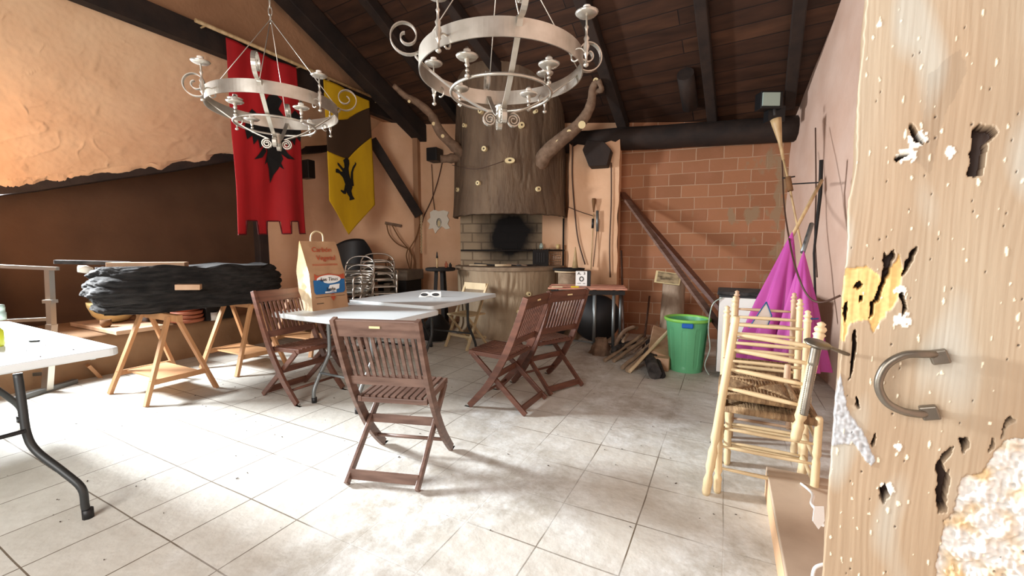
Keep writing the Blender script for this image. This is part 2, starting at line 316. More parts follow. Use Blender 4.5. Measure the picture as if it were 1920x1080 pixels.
def struct(name, mb, m, loc=(0, 0, 0), rz=0.0, **k):
    o = mb.obj(name, m, None, None, **k); o.location = loc; o.rotation_euler = (0, 0, rz); o['kind'] = 'structure'; return o
def dup(root, loc, rz, label=None, group=None):
    r = root.copy(); COL.objects.link(r); r.location = loc; r.rotation_euler = (0, 0, rz)
    if label: r['label'] = label
    if group: r['group'] = group
    for ch in list(root.children):
        c = ch.copy(); COL.objects.link(c); c.parent = r
        for g in list(ch.children):
            d = g.copy(); COL.objects.link(d); d.parent = c
    return r
def V(*a): return Vector(a)
def nz(p, s=1.0): return noise.noise(Vector(p)*s)
def catmull(pts, n=6):
    pts = [Vector(p) for p in pts]; out = []
    for i in range(len(pts)-1):
        p0 = pts[max(i-1, 0)]; p1 = pts[i]; p2 = pts[i+1]; p3 = pts[min(i+2, len(pts)-1)]
        for k in range(n):
            t = k/n; out.append(.5*((2*p1)+(-p0+p2)*t+(2*p0-5*p1+4*p2-p3)*t*t+(-p0+3*p1-3*p2+p3)*t**3))
    out.append(pts[-1]); return out
def text_mesh(txt, size, origin, xd, yd, extr=.0015, shear=0.0):
    cu = bpy.data.curves.new('t', 'FONT'); cu.body = txt; cu.size = size; cu.extrude = extr; cu.align_x = 'CENTER'; cu.align_y = 'CENTER'; cu.shear = shear; cu.resolution_u = 3
    o = bpy.data.objects.new('t', cu); COL.objects.link(o); dg = bpy.context.evaluated_depsgraph_get(); me = o.evaluated_get(dg).to_mesh()
    zd = xd.cross(yd); mb = MB(); mb.add([Vector(origin)+xd*v.co.x+yd*v.co.y+zd*v.co.z for v in me.vertices], [tuple(p.vertices) for p in me.polygons])
    o.to_mesh_clear(); bpy.data.objects.remove(o); bpy.data.curves.remove(cu); return mb

# ================================================================== STRUCTURE
RZ = -YAW   # local x -> e2, local y -> e1
fl = MB().box((0, 0, -.05), (14, 14, .1)); fo = struct('floor', fl, 'floor', tuple(AB(3.06*.0+2.0, -2.5)), RZ)
# roof plane
RD = V(.564, .9527, -.5527).normalized(); RC = V(.8605, -.5094, 0).normalized(); RN = RC.cross(RD).normalized()
if RN.z < 0: RN = -RN
RP = V(2.56, 6.05, 3.1)
def roofz(x, y): return RP.z - (RN.x*(x-RP.x)+RN.y*(y-RP.y))/RN.z
CB = V(.8605, -.5094, 0)
# ceiling made in its own plane coordinates so that its boards run across the rafters
def rot_from(x, y, z): 
    m = Matrix.Identity(3)
    for i in range(3): m[i][0], m[i][1], m[i][2] = x[i], y[i], z[i]
    return m.to_4x4()
cz = RC.cross(RD)
RMAT = Matrix.Translation(RP) @ rot_from(RC, RD, cz)
RINV = RMAT.inverted()
def ceilpoly():
    pts = [AB(-2.6, -5.32), AB(7.6, -5.32), AB(7.6, 1.3), AB(-2.6, 1.3)]
    out = []
    for p in pts: out.append(RINV @ V(p.x, p.y, roofz(p.x, p.y)))
    return out
cp = MB().prism(ceilpoly(), V(0, 0, .05*(1 if cz.z > 0 else -1)))
co = struct('ceiling', cp, 'boards'); co.matrix_world = RMAT
def wallquad(name, p, q, z0, z1, m, thick=.12, side=1):
    """upright wall from p to q, thickness away from the room; local x runs along it"""
    p = Vector(p); q = Vector(q); d = (q-p); L = d.length; ang = math.atan2(d.y, d.x)
    mb = MB().box((L/2, side*thick/2, (z0+z1)/2), (L, thick, z1-z0))
    return struct(name, mb, m, (p.x, p.y, 0), ang)
A_ = V(-1.71, 7.63, 0); B_ = V(-4.2, 7.13, 0)
CR = BWP + BWD*1.83                                       # right hand corner
CR = AB(*( (6.72, .68)))
PL = BWP - BWD*.33                                        # where plaster gives way to bare brick (behind the pilaster)
def toproof(p): return roofz(p[0], p[1])
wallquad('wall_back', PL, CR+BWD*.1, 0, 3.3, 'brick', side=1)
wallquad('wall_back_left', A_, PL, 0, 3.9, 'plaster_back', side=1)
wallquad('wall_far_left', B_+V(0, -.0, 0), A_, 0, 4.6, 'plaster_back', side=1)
wallquad('wall_left', AB(1.35, -7.0), AB(4.46, -7.0), 0, 4.6, 'plaster_left_shaded', side=1)
# right wall: plastered face that bulges up ragged under the roof
def rwb(a): return .70+.34*min(1, max(0, (6.72-a)/3.0))**.8
def rw(u, v):
    a = -2.2+(6.72+2.2)*u; z = 3.6*v
    top = roofz(*(AB(a, .68)[:2]))
    z = v*(top+.02)
    bb = rwb(a); top = roofz(*(AB(a, bb)[:2])); z = v*(top+.02); p = AB(a, bb, z); bul = .03*nz(p, .9)+.012*nz(p, 3)
    return p + e2*bul
mb = MB().grid(rw, 90, 40); mb.prism([AB(-2.2, 1.12, 0), AB(6.8, 1.12, 0), AB(6.8, 1.12, 3.4), AB(-2.2, 1.12, 6)], e2*.05)
struct('wall_right', mb, 'plaster_pink', recalc=False)
# haunch of plaster that swells over the roof boards at the right
def hn(u, v):
    a = 3.2+3.5*u; p0 = AB(a, .66); z0 = roofz(p0.x, p0.y)
    wv = (.06+.22*(1-u)**1.2+.05*nz((a*2, 0, 3)))*v
    p = AB(a, .70-wv); zz = roofz(p.x, p.y)-.015-.35*(1-v)**1.5
    return V(p.x, p.y, zz)
# rear and near-left walls close the room behind the photographer
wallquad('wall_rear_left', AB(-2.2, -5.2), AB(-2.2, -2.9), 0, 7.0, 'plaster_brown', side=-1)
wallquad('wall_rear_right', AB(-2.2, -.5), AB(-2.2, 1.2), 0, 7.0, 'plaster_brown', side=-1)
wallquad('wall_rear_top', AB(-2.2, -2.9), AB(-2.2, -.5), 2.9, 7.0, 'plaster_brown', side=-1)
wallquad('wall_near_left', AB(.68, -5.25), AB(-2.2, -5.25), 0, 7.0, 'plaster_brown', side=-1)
# slanted window wall, with an opening 1.15 x .95
P1 = AB(.68, -5.25); P2 = AB(1.44, -7.02); d = (P2-P1); L = d.length; ang = math.atan2(d.y, d.x); wm = (WIN-P1).dot(d.normalized())
mb = MB()
w0, w1, z0, z1 = wm-.82, min(wm+.82, L-.3), 1.12, 2.62
for x0, x1, a0, a1 in ((0, w0, 0, 4.4), (w1, L, 0, 4.4), (w0, w1, 0, z0), (w0, w1, z1, 4.4)):
    mb.box(((x0+x1)/2, .09, (a0+a1)/2), (x1-x0, .18, a1-a0))
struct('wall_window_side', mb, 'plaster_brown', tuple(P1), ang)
mb = MB()
for x0, x1, a0, a1 in ((w0, w0+.05, z0, z1), (w1-.05, w1, z0, z1), (w0, w1, z0, z0+.05), (w0, w1, z1-.05, z1)):
    mb.box(((x0+x1)/2, .06, (a0+a1)/2), (x1-x0, .05, a1-a0))
struct('window_1', mb, 'darkwood', tuple(P1), ang)
# fascia wall over the tie beam, following the roof
a0, a1 = .3, 6.05
pts = []
for k in range(15):
    a = a0+(a1-a0)*k/14; p = AB(a, -5.3); pts.append(V(p.x, p.y, roofz(p.x, p.y)+.03))
low = [AB(a1, -5.3, 3.5), AB(a0, -5.3, 3.7)]
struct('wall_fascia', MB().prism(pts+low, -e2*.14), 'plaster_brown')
# ragged lip of plaster where the fascia meets the roof boards
lip = []
for k in range(90):
    a = 1.2+4.9*k/89; p = AB(a, -5.29+.02*nz((a*7, 1, 2))); lip.append(V(p.x, p.y, roofz(p.x, p.y)-.02+.03*nz((a*5, 4, 2))))
struct('trim_1', MB().tube(lip, [.022+.016*nz((k*.6, 7, 1)) for k in range(90)], 6), 'plaster_brown')
# sloping plaster soffit on the left
TPp = AB(3, -5.3, 3.77); TN = V(-1.43*e2.x, -1.43*e2.y, 1.0)
edgepx = [(-60, 362), (-30, 357), (0, 352), (60, 346), (130, 336), (200, 326), (330, 309), (435, 291), (520, 283), (610, 276), (700, 254), (765, 236)]
edge = [onpl(px, py, TPp, TN) for px, py in edgepx]
ea = [p.dot(e1) for p in edge]
def edgeat(t):
    x = t*(len(edge)-1); i = min(int(x), len(edge)-2); f = x-i; return edge[i].lerp(edge[i+1], f)
def soffit(u, v):
    b = edgeat(u); a = b.dot(e1); top = AB(max(a-.15*(1-u), 1.0), -5.3, 3.72)
    p = top.lerp(b, v)
    q = p*1.0
    w3 = Vector((noise.noise(p*1.7), noise.noise(p*1.7+V(5, 0, 0)), noise.noise(p*1.7+V(0, 9, 0))))*.35
    a_ = noise.noise((p+w3)*2.6+V(2, 2, 2)); b2 = noise.noise((p+w3)*4.3+V(9, 1, 4))
    rid = max(0, 1-abs(a_)*34)*max(0, min(1, noise.noise(p*2.3+V(3, 1, 2))*3)); rid2 = max(0, 1-abs(b2)*24)*max(0, min(1, noise.noise(p*3.1+V(8, 2, 1))*3-.2))
    h = .012*rid*max(0, min(1, noise.noise(p*5+V(6,6,1))*4+.5))+.013*rid2*max(0, min(1, noise.noise(p*7+V(2,6,1))*4))+.010*max(0, noise.noise((p+w3)*9+V(4, 4, 4))-.25)*2.5*max(0, min(1, noise.noise(p*1.9+V(1, 7, 3))*3+.4))+.010*max(0, noise.noise(p*1.6))+.012*nz(p, .9)+.003*nz(p, 14)+.0025*nz(p, 30)+.006*max(0, noise.noise(p*7)-.35)*4
    if v > .96: h += .05*(nz(p, 6)) ; q += (b-top).normalized()*(.05*nz(V(u*60, 0, 0))+.02*nz(V(u*190, 3, 0)))
    nn = (-TN).normalized()
    return q + nn*h
mb = MB().grid(soffit, 330, 150)
so = struct('ceiling_side', mb, 'plaster_hot', recalc=False)
# dark timber carrying the lower edge of the plaster, and the dark boarding beyond it
lower = [p - TN.normalized()*(-.0) for p in edge]
mb = MB()
for i in range(len(edge)-1):
    p, q = edge[i]+UP*.03+(-e2)*.10, edge[i+1]+UP*.03+(-e2)*.10
    mb.bar(p, q+(q-p).normalized()*.02, .2, .2)
struct('trim_2', mb, 'darkwood')
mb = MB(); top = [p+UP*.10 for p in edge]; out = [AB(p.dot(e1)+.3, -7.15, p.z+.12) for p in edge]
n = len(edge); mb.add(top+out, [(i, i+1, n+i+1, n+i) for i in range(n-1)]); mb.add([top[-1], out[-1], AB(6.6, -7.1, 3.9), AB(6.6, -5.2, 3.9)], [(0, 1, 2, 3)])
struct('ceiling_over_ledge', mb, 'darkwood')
# tie beam along the fascia
struct('trim_3', MB().bar(AB(.75, -5.26, 3.63), AB(6.0, -5.26, 3.63), .12, .24), 'darkwood')
# eave beam over the brick wall
b0 = onback(1070, 260, .16); b1 = onback(1500, 252, .16)
mb = MB(); b0 = BWP-BWD*1.35-BWN*.14+UP*2.93; b1 = BWP+BWD*1.95-BWN*.14+UP*2.84
mb.tube([b0.lerp(b1, k/12)+UP*.02*nz((k*.8, 0, 0)) for k in range(13)], [.17]*13, 10, flat=(1, .95))
struct('trim_4', mb, 'darkwood')
# rafters
rlabels = ['thick black roof rafter running down to the corner beside the tree-trunk chimney', 'dark roof rafter just left of the chimney trunk', 'dark roof rafter passing behind the large chandelier',
           'dark roof rafter right of the large chandelier', 'dark upright-looking roof rafter over the brick wall', 'dark roof rafter nearest the pink right wall']
raf = [((570, 0), (815, 262), .24, .26), ((700, 0), (862, 215), .13, .15), ((850, 0), (985, 190), .13, .15), ((1098, 0), (1172, 232), .14, .16), ((1316, 0), (1338, 228), .12, .13), ((1500, 0), (1480, 190), .12, .13)]
for (p, q, wd, ht), lb in zip(raf, rlabels):
    A = onpl(*p, RP, RN); B = onpl(*q, RP, RN); A = A + (A-B).normalized()*4.5 if (A-B).length else A
    if A.z > roofz(0, 0)+1: pass
    off = -RN*(ht/2+.01)
    mb = MB().bar(A+off, B+off+(B-A).normalized()*.0, wd, ht, RN)
    solo('roof_rafter', mb, 'darkwood', lb, 'roof beam', B+off, 'timber rafters under the boarded roof', bevel=.012)
# purlin stub (round dark log end) between the rafters
p = onpl(1290, 150, RP, RN)-RN*.1
solo('log_end', MB().tube([p-RD*.2, p+RD*.35], .10, 12), 'darkwood', 'short round dark log under the roof boards left of the rafter over the brick wall', 'log', p)
# pilaster
pc = onback(1111, 400, .33); L0 = onback(1066, 400, .33); L1 = onback(1159, 400, .33)
mb = MB()
def pil(u, v):
    p = L0.lerp(L1, u); p = V(p.x, p.y, 2.86*v); p += BWD*(.03*nz((v*9, 2, 1)) if u > .99 or u < .01 else 0)
    if v > .9: p -= UP*.1*abs(nz((u*5, 0, 0)))
    return p
mb.grid(pil, 12, 60)
for e, sgn in ((L0, -1), (L1, 1)):
    mb.add([V(e.x, e.y, 0), V(e.x, e.y, 2.86), V(e.x, e.y, 2.86)+BWN*.4, V(e.x, e.y, 0)+BWN*.4], [(0, 1, 2, 3)])
mb.add([V(L0.x, L0.y, 2.8), V(L1.x, L1.y, 2.8), V(L1.x, L1.y, 2.8)+BWN*.4, V(L0.x, L0.y, 2.8)+BWN*.4], [(0, 1, 2, 3)])
struct('trim_5', mb, M['plaster_back'])
# corner pilaster beside the diagonal brace
struct('trim_6', MB().box((0, 0, 1.9), (.10, .12, 3.8)), 'plaster_brown', tuple(A_-BWN*.03+BWD*.03), math.atan2(BWD.y, BWD.x))
# low masonry ledge along the left wall
def ledge(u, v):
    a = 1.0+5.0*u
    if v < .5: return AB(a, -5.68+.02*nz((a*3, v*3, 0)), .42*v*2)
    return AB(a, -5.68-(v-.5)*2*1.35, .42+.01*nz((a*4, v*9, 0)))
struct('trim_7', MB().grid(ledge, 60, 10), 'ledgem', recalc=False)
# low kerb step behind the left table
# wooden post and diagonal brace
pp = onb(487, 400, -5.72)
solo('post', MB().box((pp.x, pp.y, 1.62), (.13, .13, 2.3), e1, e2), 'darkwood', 'dark upright timber post behind the red banner', 'post', (pp.x, pp.y, .47), bevel=.01)
pr = pp+e1*.08+e2*.02
solo('metal_rod', MB().tube([V(pr.x, pr.y, .5), V(pr.x, pr.y, 2.55)], .008, 6), 'alu', 'thin shiny metal rod standing against the dark timber post', 'rod', (pr.x, pr.y, .5))
q0 = atY(697, 262, 7.1); q1 = atY(786, 405, 7.42)
solo('brace_timber', MB().bar(q0, q1, .12, .14), 'darkwood', 'dark diagonal timber brace between the yellow banner and the corner chain', 'brace', q1, bevel=.008)
# corbel (dark hexagonal beam end) on the pilaster
c = onback(1116, 262, .42)
hexa = [onback(px, py, .55) for px, py in ((1092, 281), (1104, 312), (1138, 310), (1146, 280), (1132, 265), (1100, 262))]
solo('beam_end', MB().prism(hexa, BWN*.5), 'darkwood', 'blunt dark timber beam end jutting out over the orange pilaster', 'beam end', hexa[1], bevel=.01)

# ================================================================== FIREPLACE
FC = V(-.03, 6.72, 0)
fp = Thing('fireplace', 'chimney and hearth shaped like a giant tree trunk with pale cut knots', 'fireplace', FC)
def trunk(z0, z1, r0, r1, ragged=0.0, flare=0.0, sd=0.0, a0=-.15, a1=math.pi+.15, nu=150, nv=60, yo=1.0):
    def f(u, v):
        t = a0+(a1-a0)*u; z = z0+(z1-z0)*v; r = r0+(r1-r0)*v
        g = abs(noise.noise(V(math.cos(t)*7+.5*nz((t*4, z*2, sd)), math.sin(t)*7, z*.9+sd)))
        r += .025*nz((math.cos(t)*2, math.sin(t)*2, z*1.2+sd)) - .022*max(0, 1-g*9)*max(0, min(1, 1.5*nz((t*3, z*2.2, sd+4))+.6)) + flare*max(0, 1-v*5)**2
        if v == 0: z += ragged*(.5+nz((t*6, 0, sd)))
        return FC + V(-math.cos(t)*r, -math.sin(t)*r*yo, z)
    return MB().grid(f, nu, nv)
hood = trunk(1.78, 3.9, .86, .80, .02, .02, 3)
def hoodin(u, v):
    t = -.15+(math.pi+.3)*u; r = .85-.07*v; return FC+V(-math.cos(t)*r, -math.sin(t)*r, 1.79+.4*v*v)
ho = fp.part('hood', hood, 'bark', recalc=False, solid=.05)
bs = trunk(0, 1.0, .80, .85, 0, .1, 11)
bo = fp.part('hearth_base', bs, 'barkbase', recalc=False)
mb = MB(); pts = []
for k in range(41):
    t = -.1+(math.pi+.2)*k/40; pts.append(FC+V(-math.cos(t)*.88, -math.sin(t)*.88, .985))
pts += [FC+V(.88, .3, .985), FC+V(-.88, .3, .985)]
mb.prism(pts, V(0, 0, .055)); fp.part('hearth_slab', mb, 'stone', label='stone slab edge of the hearth', bevel=.006)
fb = MB().box((0, 0, .5), (1.62, .1, 1.3)); o = fb.obj('firebox_wall', 'firebrick', fp.o); o['label'] = 'sooty whitewashed brick back of the fire'
fbp = FC+V(0, .12, 1.02+.0); o.matrix_parent_inverse = Matrix.Identity(4); o.location = (0, .16, .98); o.rotation_euler = (0, 0, 0)
# knots: pale sawn branch stubs
def knot(px, py, r, zr, ctr_r=.85, oval=(1, 1)):
    r *= .8
    rr = ray(px, py); # hit the cylinder
    ox, oy = 0-FC.x, 0-FC.y; A = rr.x**2+rr.y**2; B = 2*(ox*rr.x+oy*rr.y); C = ox*ox+oy*oy-ctr_r**2; D = B*B-4*A*C
    if D < 0: D = 0
    t = (-B-math.sqrt(D))/(2*A); p = CAMP+rr*t; n = V(p.x-FC.x, p.y-FC.y, 0).normalized()
    stub = MB(); s_, u_, d_ = frame(n)
    ring = [p+n*.05+(s_*math.cos(k*math.pi/8)*r*oval[0]+u_*math.sin(k*math.pi/8)*r*oval[1]) for k in range(16)]
    stub.prism(ring, -n*.10)
    k_ = fp.part('knot', stub, 'knot', label='pale sawn branch stub')
    ring = [p+n*.053+(s_*math.cos(k*math.pi/5)*r*.35*oval[0]+u_*math.sin(k*math.pi/5)*r*.35*oval[1]) for k in range(10)]
    fp.part('knot_heart', MB().prism(ring, -n*.03), 'knotdark', parent=k_)
for px, py, r in ((874, 236, .035), (977, 236, .05), (910, 280, .045), (899, 344, .04), (1007, 355, .045), (862, 356, .04), (903, 210, .04), (1003, 210, .03)): knot(px, py, r, 0, .85)
knot(956, 302, .085, 0, .87, (1, .55))
for px, py, r in ((990, 551, .04), (972, 584, .04), (969, 609, .06)): knot(px, py, r, 0, .83)
def branch(px, rs, nubs):
    pts = catmull([atY(*q) for q in px], 5); n = len(pts)
    rr = [rs[0]+(rs[1]-rs[0])*i/(n-1)+.012*nz((i*.9, rs[0]*50, 2)) for i in range(n)]
    b = fp.part('branch', MB().tube(pts, rr, 10), 'branch')
    for x, y, Y, r in nubs:
        p = atY(x, y, Y); dd = (CAMP-p).normalized()
        fp.part('branch_knot', MB().tube([p-dd*.05, p+dd*.01], r, 10), 'knot', parent=b)
branch([(872, 292, 6.35), (852, 275, 6.2), (826, 248, 6.1), (808, 215, 6.05), (782, 192, 6.0), (760, 180, 5.95), (738, 160, 5.9)], (.085, .035), [(813, 232, 6.02, .025), (830, 255, 6.05, .025), (767, 190, 5.92, .02)])
branch([(1005, 318, 6.1), (1022, 290, 5.95), (1050, 264, 5.85), (1076, 243, 5.8), (1096, 220, 5.75), (1108, 195, 5.7), (1112, 165, 5.65), (1120, 152, 5.6)], (.12, .04), [(1091, 234, 5.7, .05), (1067, 247, 5.74, .03), (1046, 266, 5.78, .03)])
branch([(866, 294, 6.4), (846, 297, 6.3), (826, 298, 6.25)], (.09, .05), [])
branch([(1104, 190, 5.7), (1118, 172, 5.65), (1128, 168, 5.6), (1122, 150, 5.55)], (.035, .03), [(1117, 151, 5.6, .035)])
# grill rail and shelf inside the fire
g = Thing('grill_rail', 'black iron rail with a shelf grid across the fire', 'grill rail', FC+V(0, -.05, 1.04))
gz = 1.3; yy = FC.y-.12
g.part('rail', MB().tube([V(FC.x-.78, yy, gz-.02), V(FC.x+.86, yy, gz-.02)], .014, 6), 'soot')
g.part('post', MB().tube([V(FC.x+.84, yy, 1.04), V(FC.x+.84, yy, 1.78)], .016, 6), 'soot')
mb = MB()
for k in range(24): mb.tube([V(FC.x-.3+k*.04, yy-.02, gz), V(FC.x-.3+k*.04, yy+.2, gz)], .004, 4)
g.part('shelf_grid', mb, 'soot')
mb = MB().box(FC+V(.48, -.16, 1.165), (.24, .2, .25))
bx_ = Thing('metal_stove_box', 'small dark metal box with slots on the right of the hearth', 'box', FC+V(.48, -.16, 1.04))
bx_.part('body', mb, 'soot', bevel=.008)
mb = MB()
for k in range(4): mb.box(FC+V(.42+k*.035, -.263, 1.17), (.012, .006, .15))
bx_.part('slots', mb, 'black')
gr = Thing('wire_grill', 'wire cooking grid leaning behind the metal box on the hearth', 'grill', FC+V(.68, -.1, 1.04))
mb = MB()
for k in range(9): mb.tube([FC+V(.58+k*.028, -.06, 1.05), FC+V(.58+k*.028, -.0, 1.33)], .003, 4)
for k in range(7): mb.tube([FC+V(.58, -.055+k*.008, 1.06+k*.04), FC+V(.81, -.055+k*.008, 1.06+k*.04)], .003, 4)
gr.part('wires', mb, 'alu')
hz = 1.045
for i, (x0, y0, x1, y1, r, mt, lb) in enumerate([
    (-.62, -.35, -.35, -.5, .014, 'stick', 'pale split stick at the left end of the hearth'), (-.55, -.28, -.2, -.46, .012, 'ash', 'dark stick on the left part of the hearth'),
    (-.3, -.4, .3, -.38, .010, 'ash', 'long thin dark poker lying on the middle of the hearth'), (-.22, -.62, .02, -.6, .018, 'stick', 'pale flat offcut at the front of the hearth'),
    (.1, -.5, .42, -.42, .014, 'ash', 'charred stick right of the pale offcut on the hearth'), (-.05, -.3, .25, -.55, .012, 'branch', 'brown twig crossing the middle of the hearth')]):
    p, q = FC+V(x0, y0, hz+r+(.022 if i in (1, 5) else 0)), FC+V(x1, y1, hz+r)
    solo('kindling_stick', MB().tube([p, q], r, 6), mt, lb, 'stick', p, 'kindling on the hearth')
solo('cup', MB().lathe([(.025, 0), (.03, .07), (.026, .07), (.022, .01)], FC+V(.76, yy-FC.y+.05, gz+.005)), 'cream', 'small pale cup at the right end of the grill rail', 'cup', FC+V(.76, -.1, gz))
solo('jar', MB().lathe([(.03, 0), (.035, .05), (.02, .07), (.02, .09)], FC+V(.5, yy-FC.y+.08, gz+.005)), 'glass', 'small dusty jar on the grill shelf above the metal box', 'jar', FC+V(.5, -.1, gz))

# ================================================================== BANNERS
def clothb(name, label, cat, corners, m, fold=.05, nfold=4, nu=60, nv=70, seed=0): pass
rb = Thing('red_banner', 'long red cloth banner with a black eagle and notched lower hem', 'banner', onb(505, 440, -5.08))
TL, TR = onb(423, 70, -5.08), onb(557, 127, -5.08); BL, BR = onb(442, 440, -5.08), onb(575, 438, -5.08)
def redpt(u, v, off=0.0):
    t = TL.lerp(TR, u); b = BL.lerp(BR, u); p = t.lerp(b, v)
    w_ = math.sin(u*9+1.2*v)*.03*v+math.sin(u*17+2*v)*.012+.03*nz((u*2, v*2, 0))
    return p + e2*(w_*1.2+off) - UP*.03*math.sin(u*math.pi)*(1 if v < .15 else 0)*(.15-v)*4
mb = MB(); nu, nv = 66, 70; notch = [(8, 20), (28, 40), (47, 58)]
keep = []
vs = [redpt(i/nu, j/nv) for j in range(nv+1) for i in range(nu+1)]; fs = []
for j in range(nv):
    for i in range(nu):
        if j >= nv*.925 and any(a <= i < b for a, b in notch): continue
        fs.append((j*(nu+1)+i, j*(nu+1)+i+1, (j+1)*(nu+1)+i+1, (j+1)*(nu+1)+i))
mb.add(vs, fs, True); rb.part('cloth', mb, 'red', solid=.004, recalc=False)
def onred(px, py, off):   # banner coordinates of a photo point
    p = onb(px, py, -5.08); s0 = (p-TL).dot(e1)/((TR-TL).dot(e1)); 
    v = (TL.z-p.z)/(TL.z-BL.z); s0 -= 0.0
    return redpt(min(max(s0-v*((BL-TL).dot(e1))/((TR-TL).dot(e1)), 0), 1), min(max(v, 0), 1), off)
def emblem(th, name, polys, fn, m, off):
    mb = MB()
    for poly in polys:
        pts = []
        for i in range(len(poly)):
            a, b = poly[i], poly[(i+1) % len(poly)]
            for k in range(2): pts.append(fn(a[0]+(b[0]-a[0])*k/2, a[1]+(b[1]-a[1])*k/2, off))
        mb.prism(pts, e2*.003)
    th.part(name, mb, m)
eagle = [
 [(497, 190), (505, 178), (520, 178), (528, 190), (522, 205), (533, 225), (538, 250), (530, 268), (523, 285), (527, 300), (520, 318), (512, 330), (506, 345), (503, 318), (498, 300), (500, 285), (492, 268), (484, 250), (488, 225), (500, 205)],
 [(490, 225), (470, 205), (462, 215), (455, 240), (460, 262), (470, 255), (472, 272), (480, 262), (484, 280), (492, 268), (492, 250)],
 [(533, 225), (550, 208), (562, 220), (566, 245), (560, 268), (552, 258), (548, 275), (541, 264), (538, 282), (530, 268), (530, 250)],
 [(492, 275), (482, 290), (473, 300), (488, 297), (497, 285)], [(526, 275), (536, 292), (548, 302), (534, 300), (522, 288)],
 [(500, 285), (494, 310), (504, 300)], [(518, 290), (528, 320), (512, 305)],
]
emblem(rb, 'eagle_emblem', eagle, onred, 'emblem', .012)
mb = MB()
hem = []
for i in range(0, nu+1):
    inn = any(a <= i <= b for a, b in notch); hem.append((i/nu, .925 if inn and not any(i == a or i == b for a, b in notch) else 1.0))
pts = []
for u, v in hem: pts.append(redpt(u, v, .002))
mb.tube(pts, .008, 5, flat=(1, 1)); rb.part('hem', mb, 'reddark', label='dark red hem')
yb = Thing('yellow_banner', 'yellow pointed banner with a dark diagonal band and a black rampant lion', 'banner', onb(655, 440, -5.08))
YTL, YTR, YBL, YBR, YTIP = onb(606, 148, -5.08), onb(693, 189, -5.08), onb(615, 376, -5.08), onb(701, 384, -5.08), onb(656, 440, -5.08)
def yel(u, v, off=0.0):
    # v 0..1 top to tip line
    t = YTL.lerp(YTR, u)
    if u < .5: b = YBL.lerp(YTIP, u*2)
    else: b = YTIP.lerp(YBR, (u-.5)*2)
    p = t.lerp(b, v)
    return p + e2*(math.sin(u*6+v*2)*.025+.02*nz((u*2, v*3, 5))+off)
def ypatch(v0l, v0r, v1l, v1r):
    def f(u, v):
        a = v0l+(v0r-v0l)*u; b = v1l+(v1r-v1l)*u; return yel(u, a+(b-a)*v)
    return f
def vof(px, py, u):
    z = onb(px, py, -5.08).z; t = YTL.lerp(YTR, u).z; b = (YBL if u < .5 else YBR).z; return (t-z)/(t-b)
va, vb_, vc, vd = vof(612, 224, 0), vof(694, 202, 1), vof(614, 284, 0), vof(697, 258, 1)
mb = MB().grid(ypatch(0, 0, va, vb_), 40, 16); yb.part('cloth', mb, 'yellow', solid=.004, recalc=False)
mb = MB().grid(ypatch(vc, vd, 1, 1), 40, 36); yb.part('lower_cloth', mb, 'yellow', solid=.004, recalc=False)
mb = MB().grid(ypatch(va, vb_, vc, vd), 40, 12); yb.part('band', mb, 'banddark', solid=.004, recalc=False, label='dark brown diagonal band')
def onyel(px, py, off):
    p = onb(px, py, -5.08); u = min(max((p-YBL).dot(e1)/((YBR-YBL).dot(e1)), 0), 1)
    t = YTL.lerp(YTR, u); b = YBL.lerp(YTIP, u*2) if u < .5 else YTIP.lerp(YBR, (u-.5)*2)
    return yel(u, (t.z-p.z)/(t.z-b.z), off)
K = 5.144
lion = [(1265, 315), (1290, 295), (1318, 297), (1332, 315), (1337, 350), (1330, 395), (1338, 445), (1358, 520), (1372, 575), (1362, 610), (1372, 655), (1392, 688), (1347, 702), (1347, 672), (1312, 622), (1312, 592), (1305, 640), (1280, 640), (1240, 612), (1242, 600), (1280, 608), (1297, 545), (1267, 482), (1222, 442), (1177, 432), (1177, 396), (1202, 396), (1240, 425), (1262, 422), (1245, 405), (1197, 357), (1195, 335), (1213, 345), (1270, 395), (1284, 382), (1278, 345)]
tail = [(1362, 568), (1354, 500), (1356, 430), (1370, 380), (1392, 345), (1388, 330), (1402, 345), (1398, 362), (1382, 395), (1374, 430), (1376, 500), (1384, 560)]
emblem(yb, 'lion_emblem', [[(400+x/K, 240+y/K) for x, y in lion], [(400+x/K, 240+y/K) for x, y in tail]], onyel, 'emblem', .008)
r0, r1 = onb(366, 38, -5.09), onb(720, 197, -5.09); r1 = V(r1.x, r1.y, r0.z-.02)
pm_ = MB().tube([r0+UP*.0, r1+UP*.015], .022, 8)
for tt in (.04, .45, .62, .97):
    q = r0.lerp(r1, tt); pm_.tube([q, q-e2*.15], .01, 6)
solo('banner_pole', pm_, 'bamboo', 'long pale pole from which the red and yellow banners hang', 'pole', r0)

# ================================================================== CHANDELIERS
def spiral(c, xd, zd, r0, r1, a0, a1, n=34):
    return [c + xd*math.cos(a0+(a1-a0)*i/n)*(r0+(r1-r0)*i/n) + zd*math.sin(a0+(a1-a0)*i/n)*(r0+(r1-r0)*i/n) for i in range(n+1)]
def flatstrip(pts, wd, th, side):
    mb = MB(); vs = []; n = len(pts)
    for i, p in enumerate(pts):
        d = (pts[min(i+1, n-1)]-pts[max(i-1, 0)]).normalized(); nn = side.cross(d).normalized()
        for sx, sy in ((-1, -1), (1, -1), (1, 1), (-1, 1)): vs.append(p+side*(sx*wd/2)+nn*(sy*th/2))
    fs = [(i*4+k, i*4+(k+1) % 4, (i+1)*4+(k+1) % 4, (i+1)*4+k) for i in range(n-1) for k in range(4)]+[(0, 1, 2, 3), (n*4-4, n*4-3, n*4-2, n*4-1)]
    return mb.add(vs, fs, False)
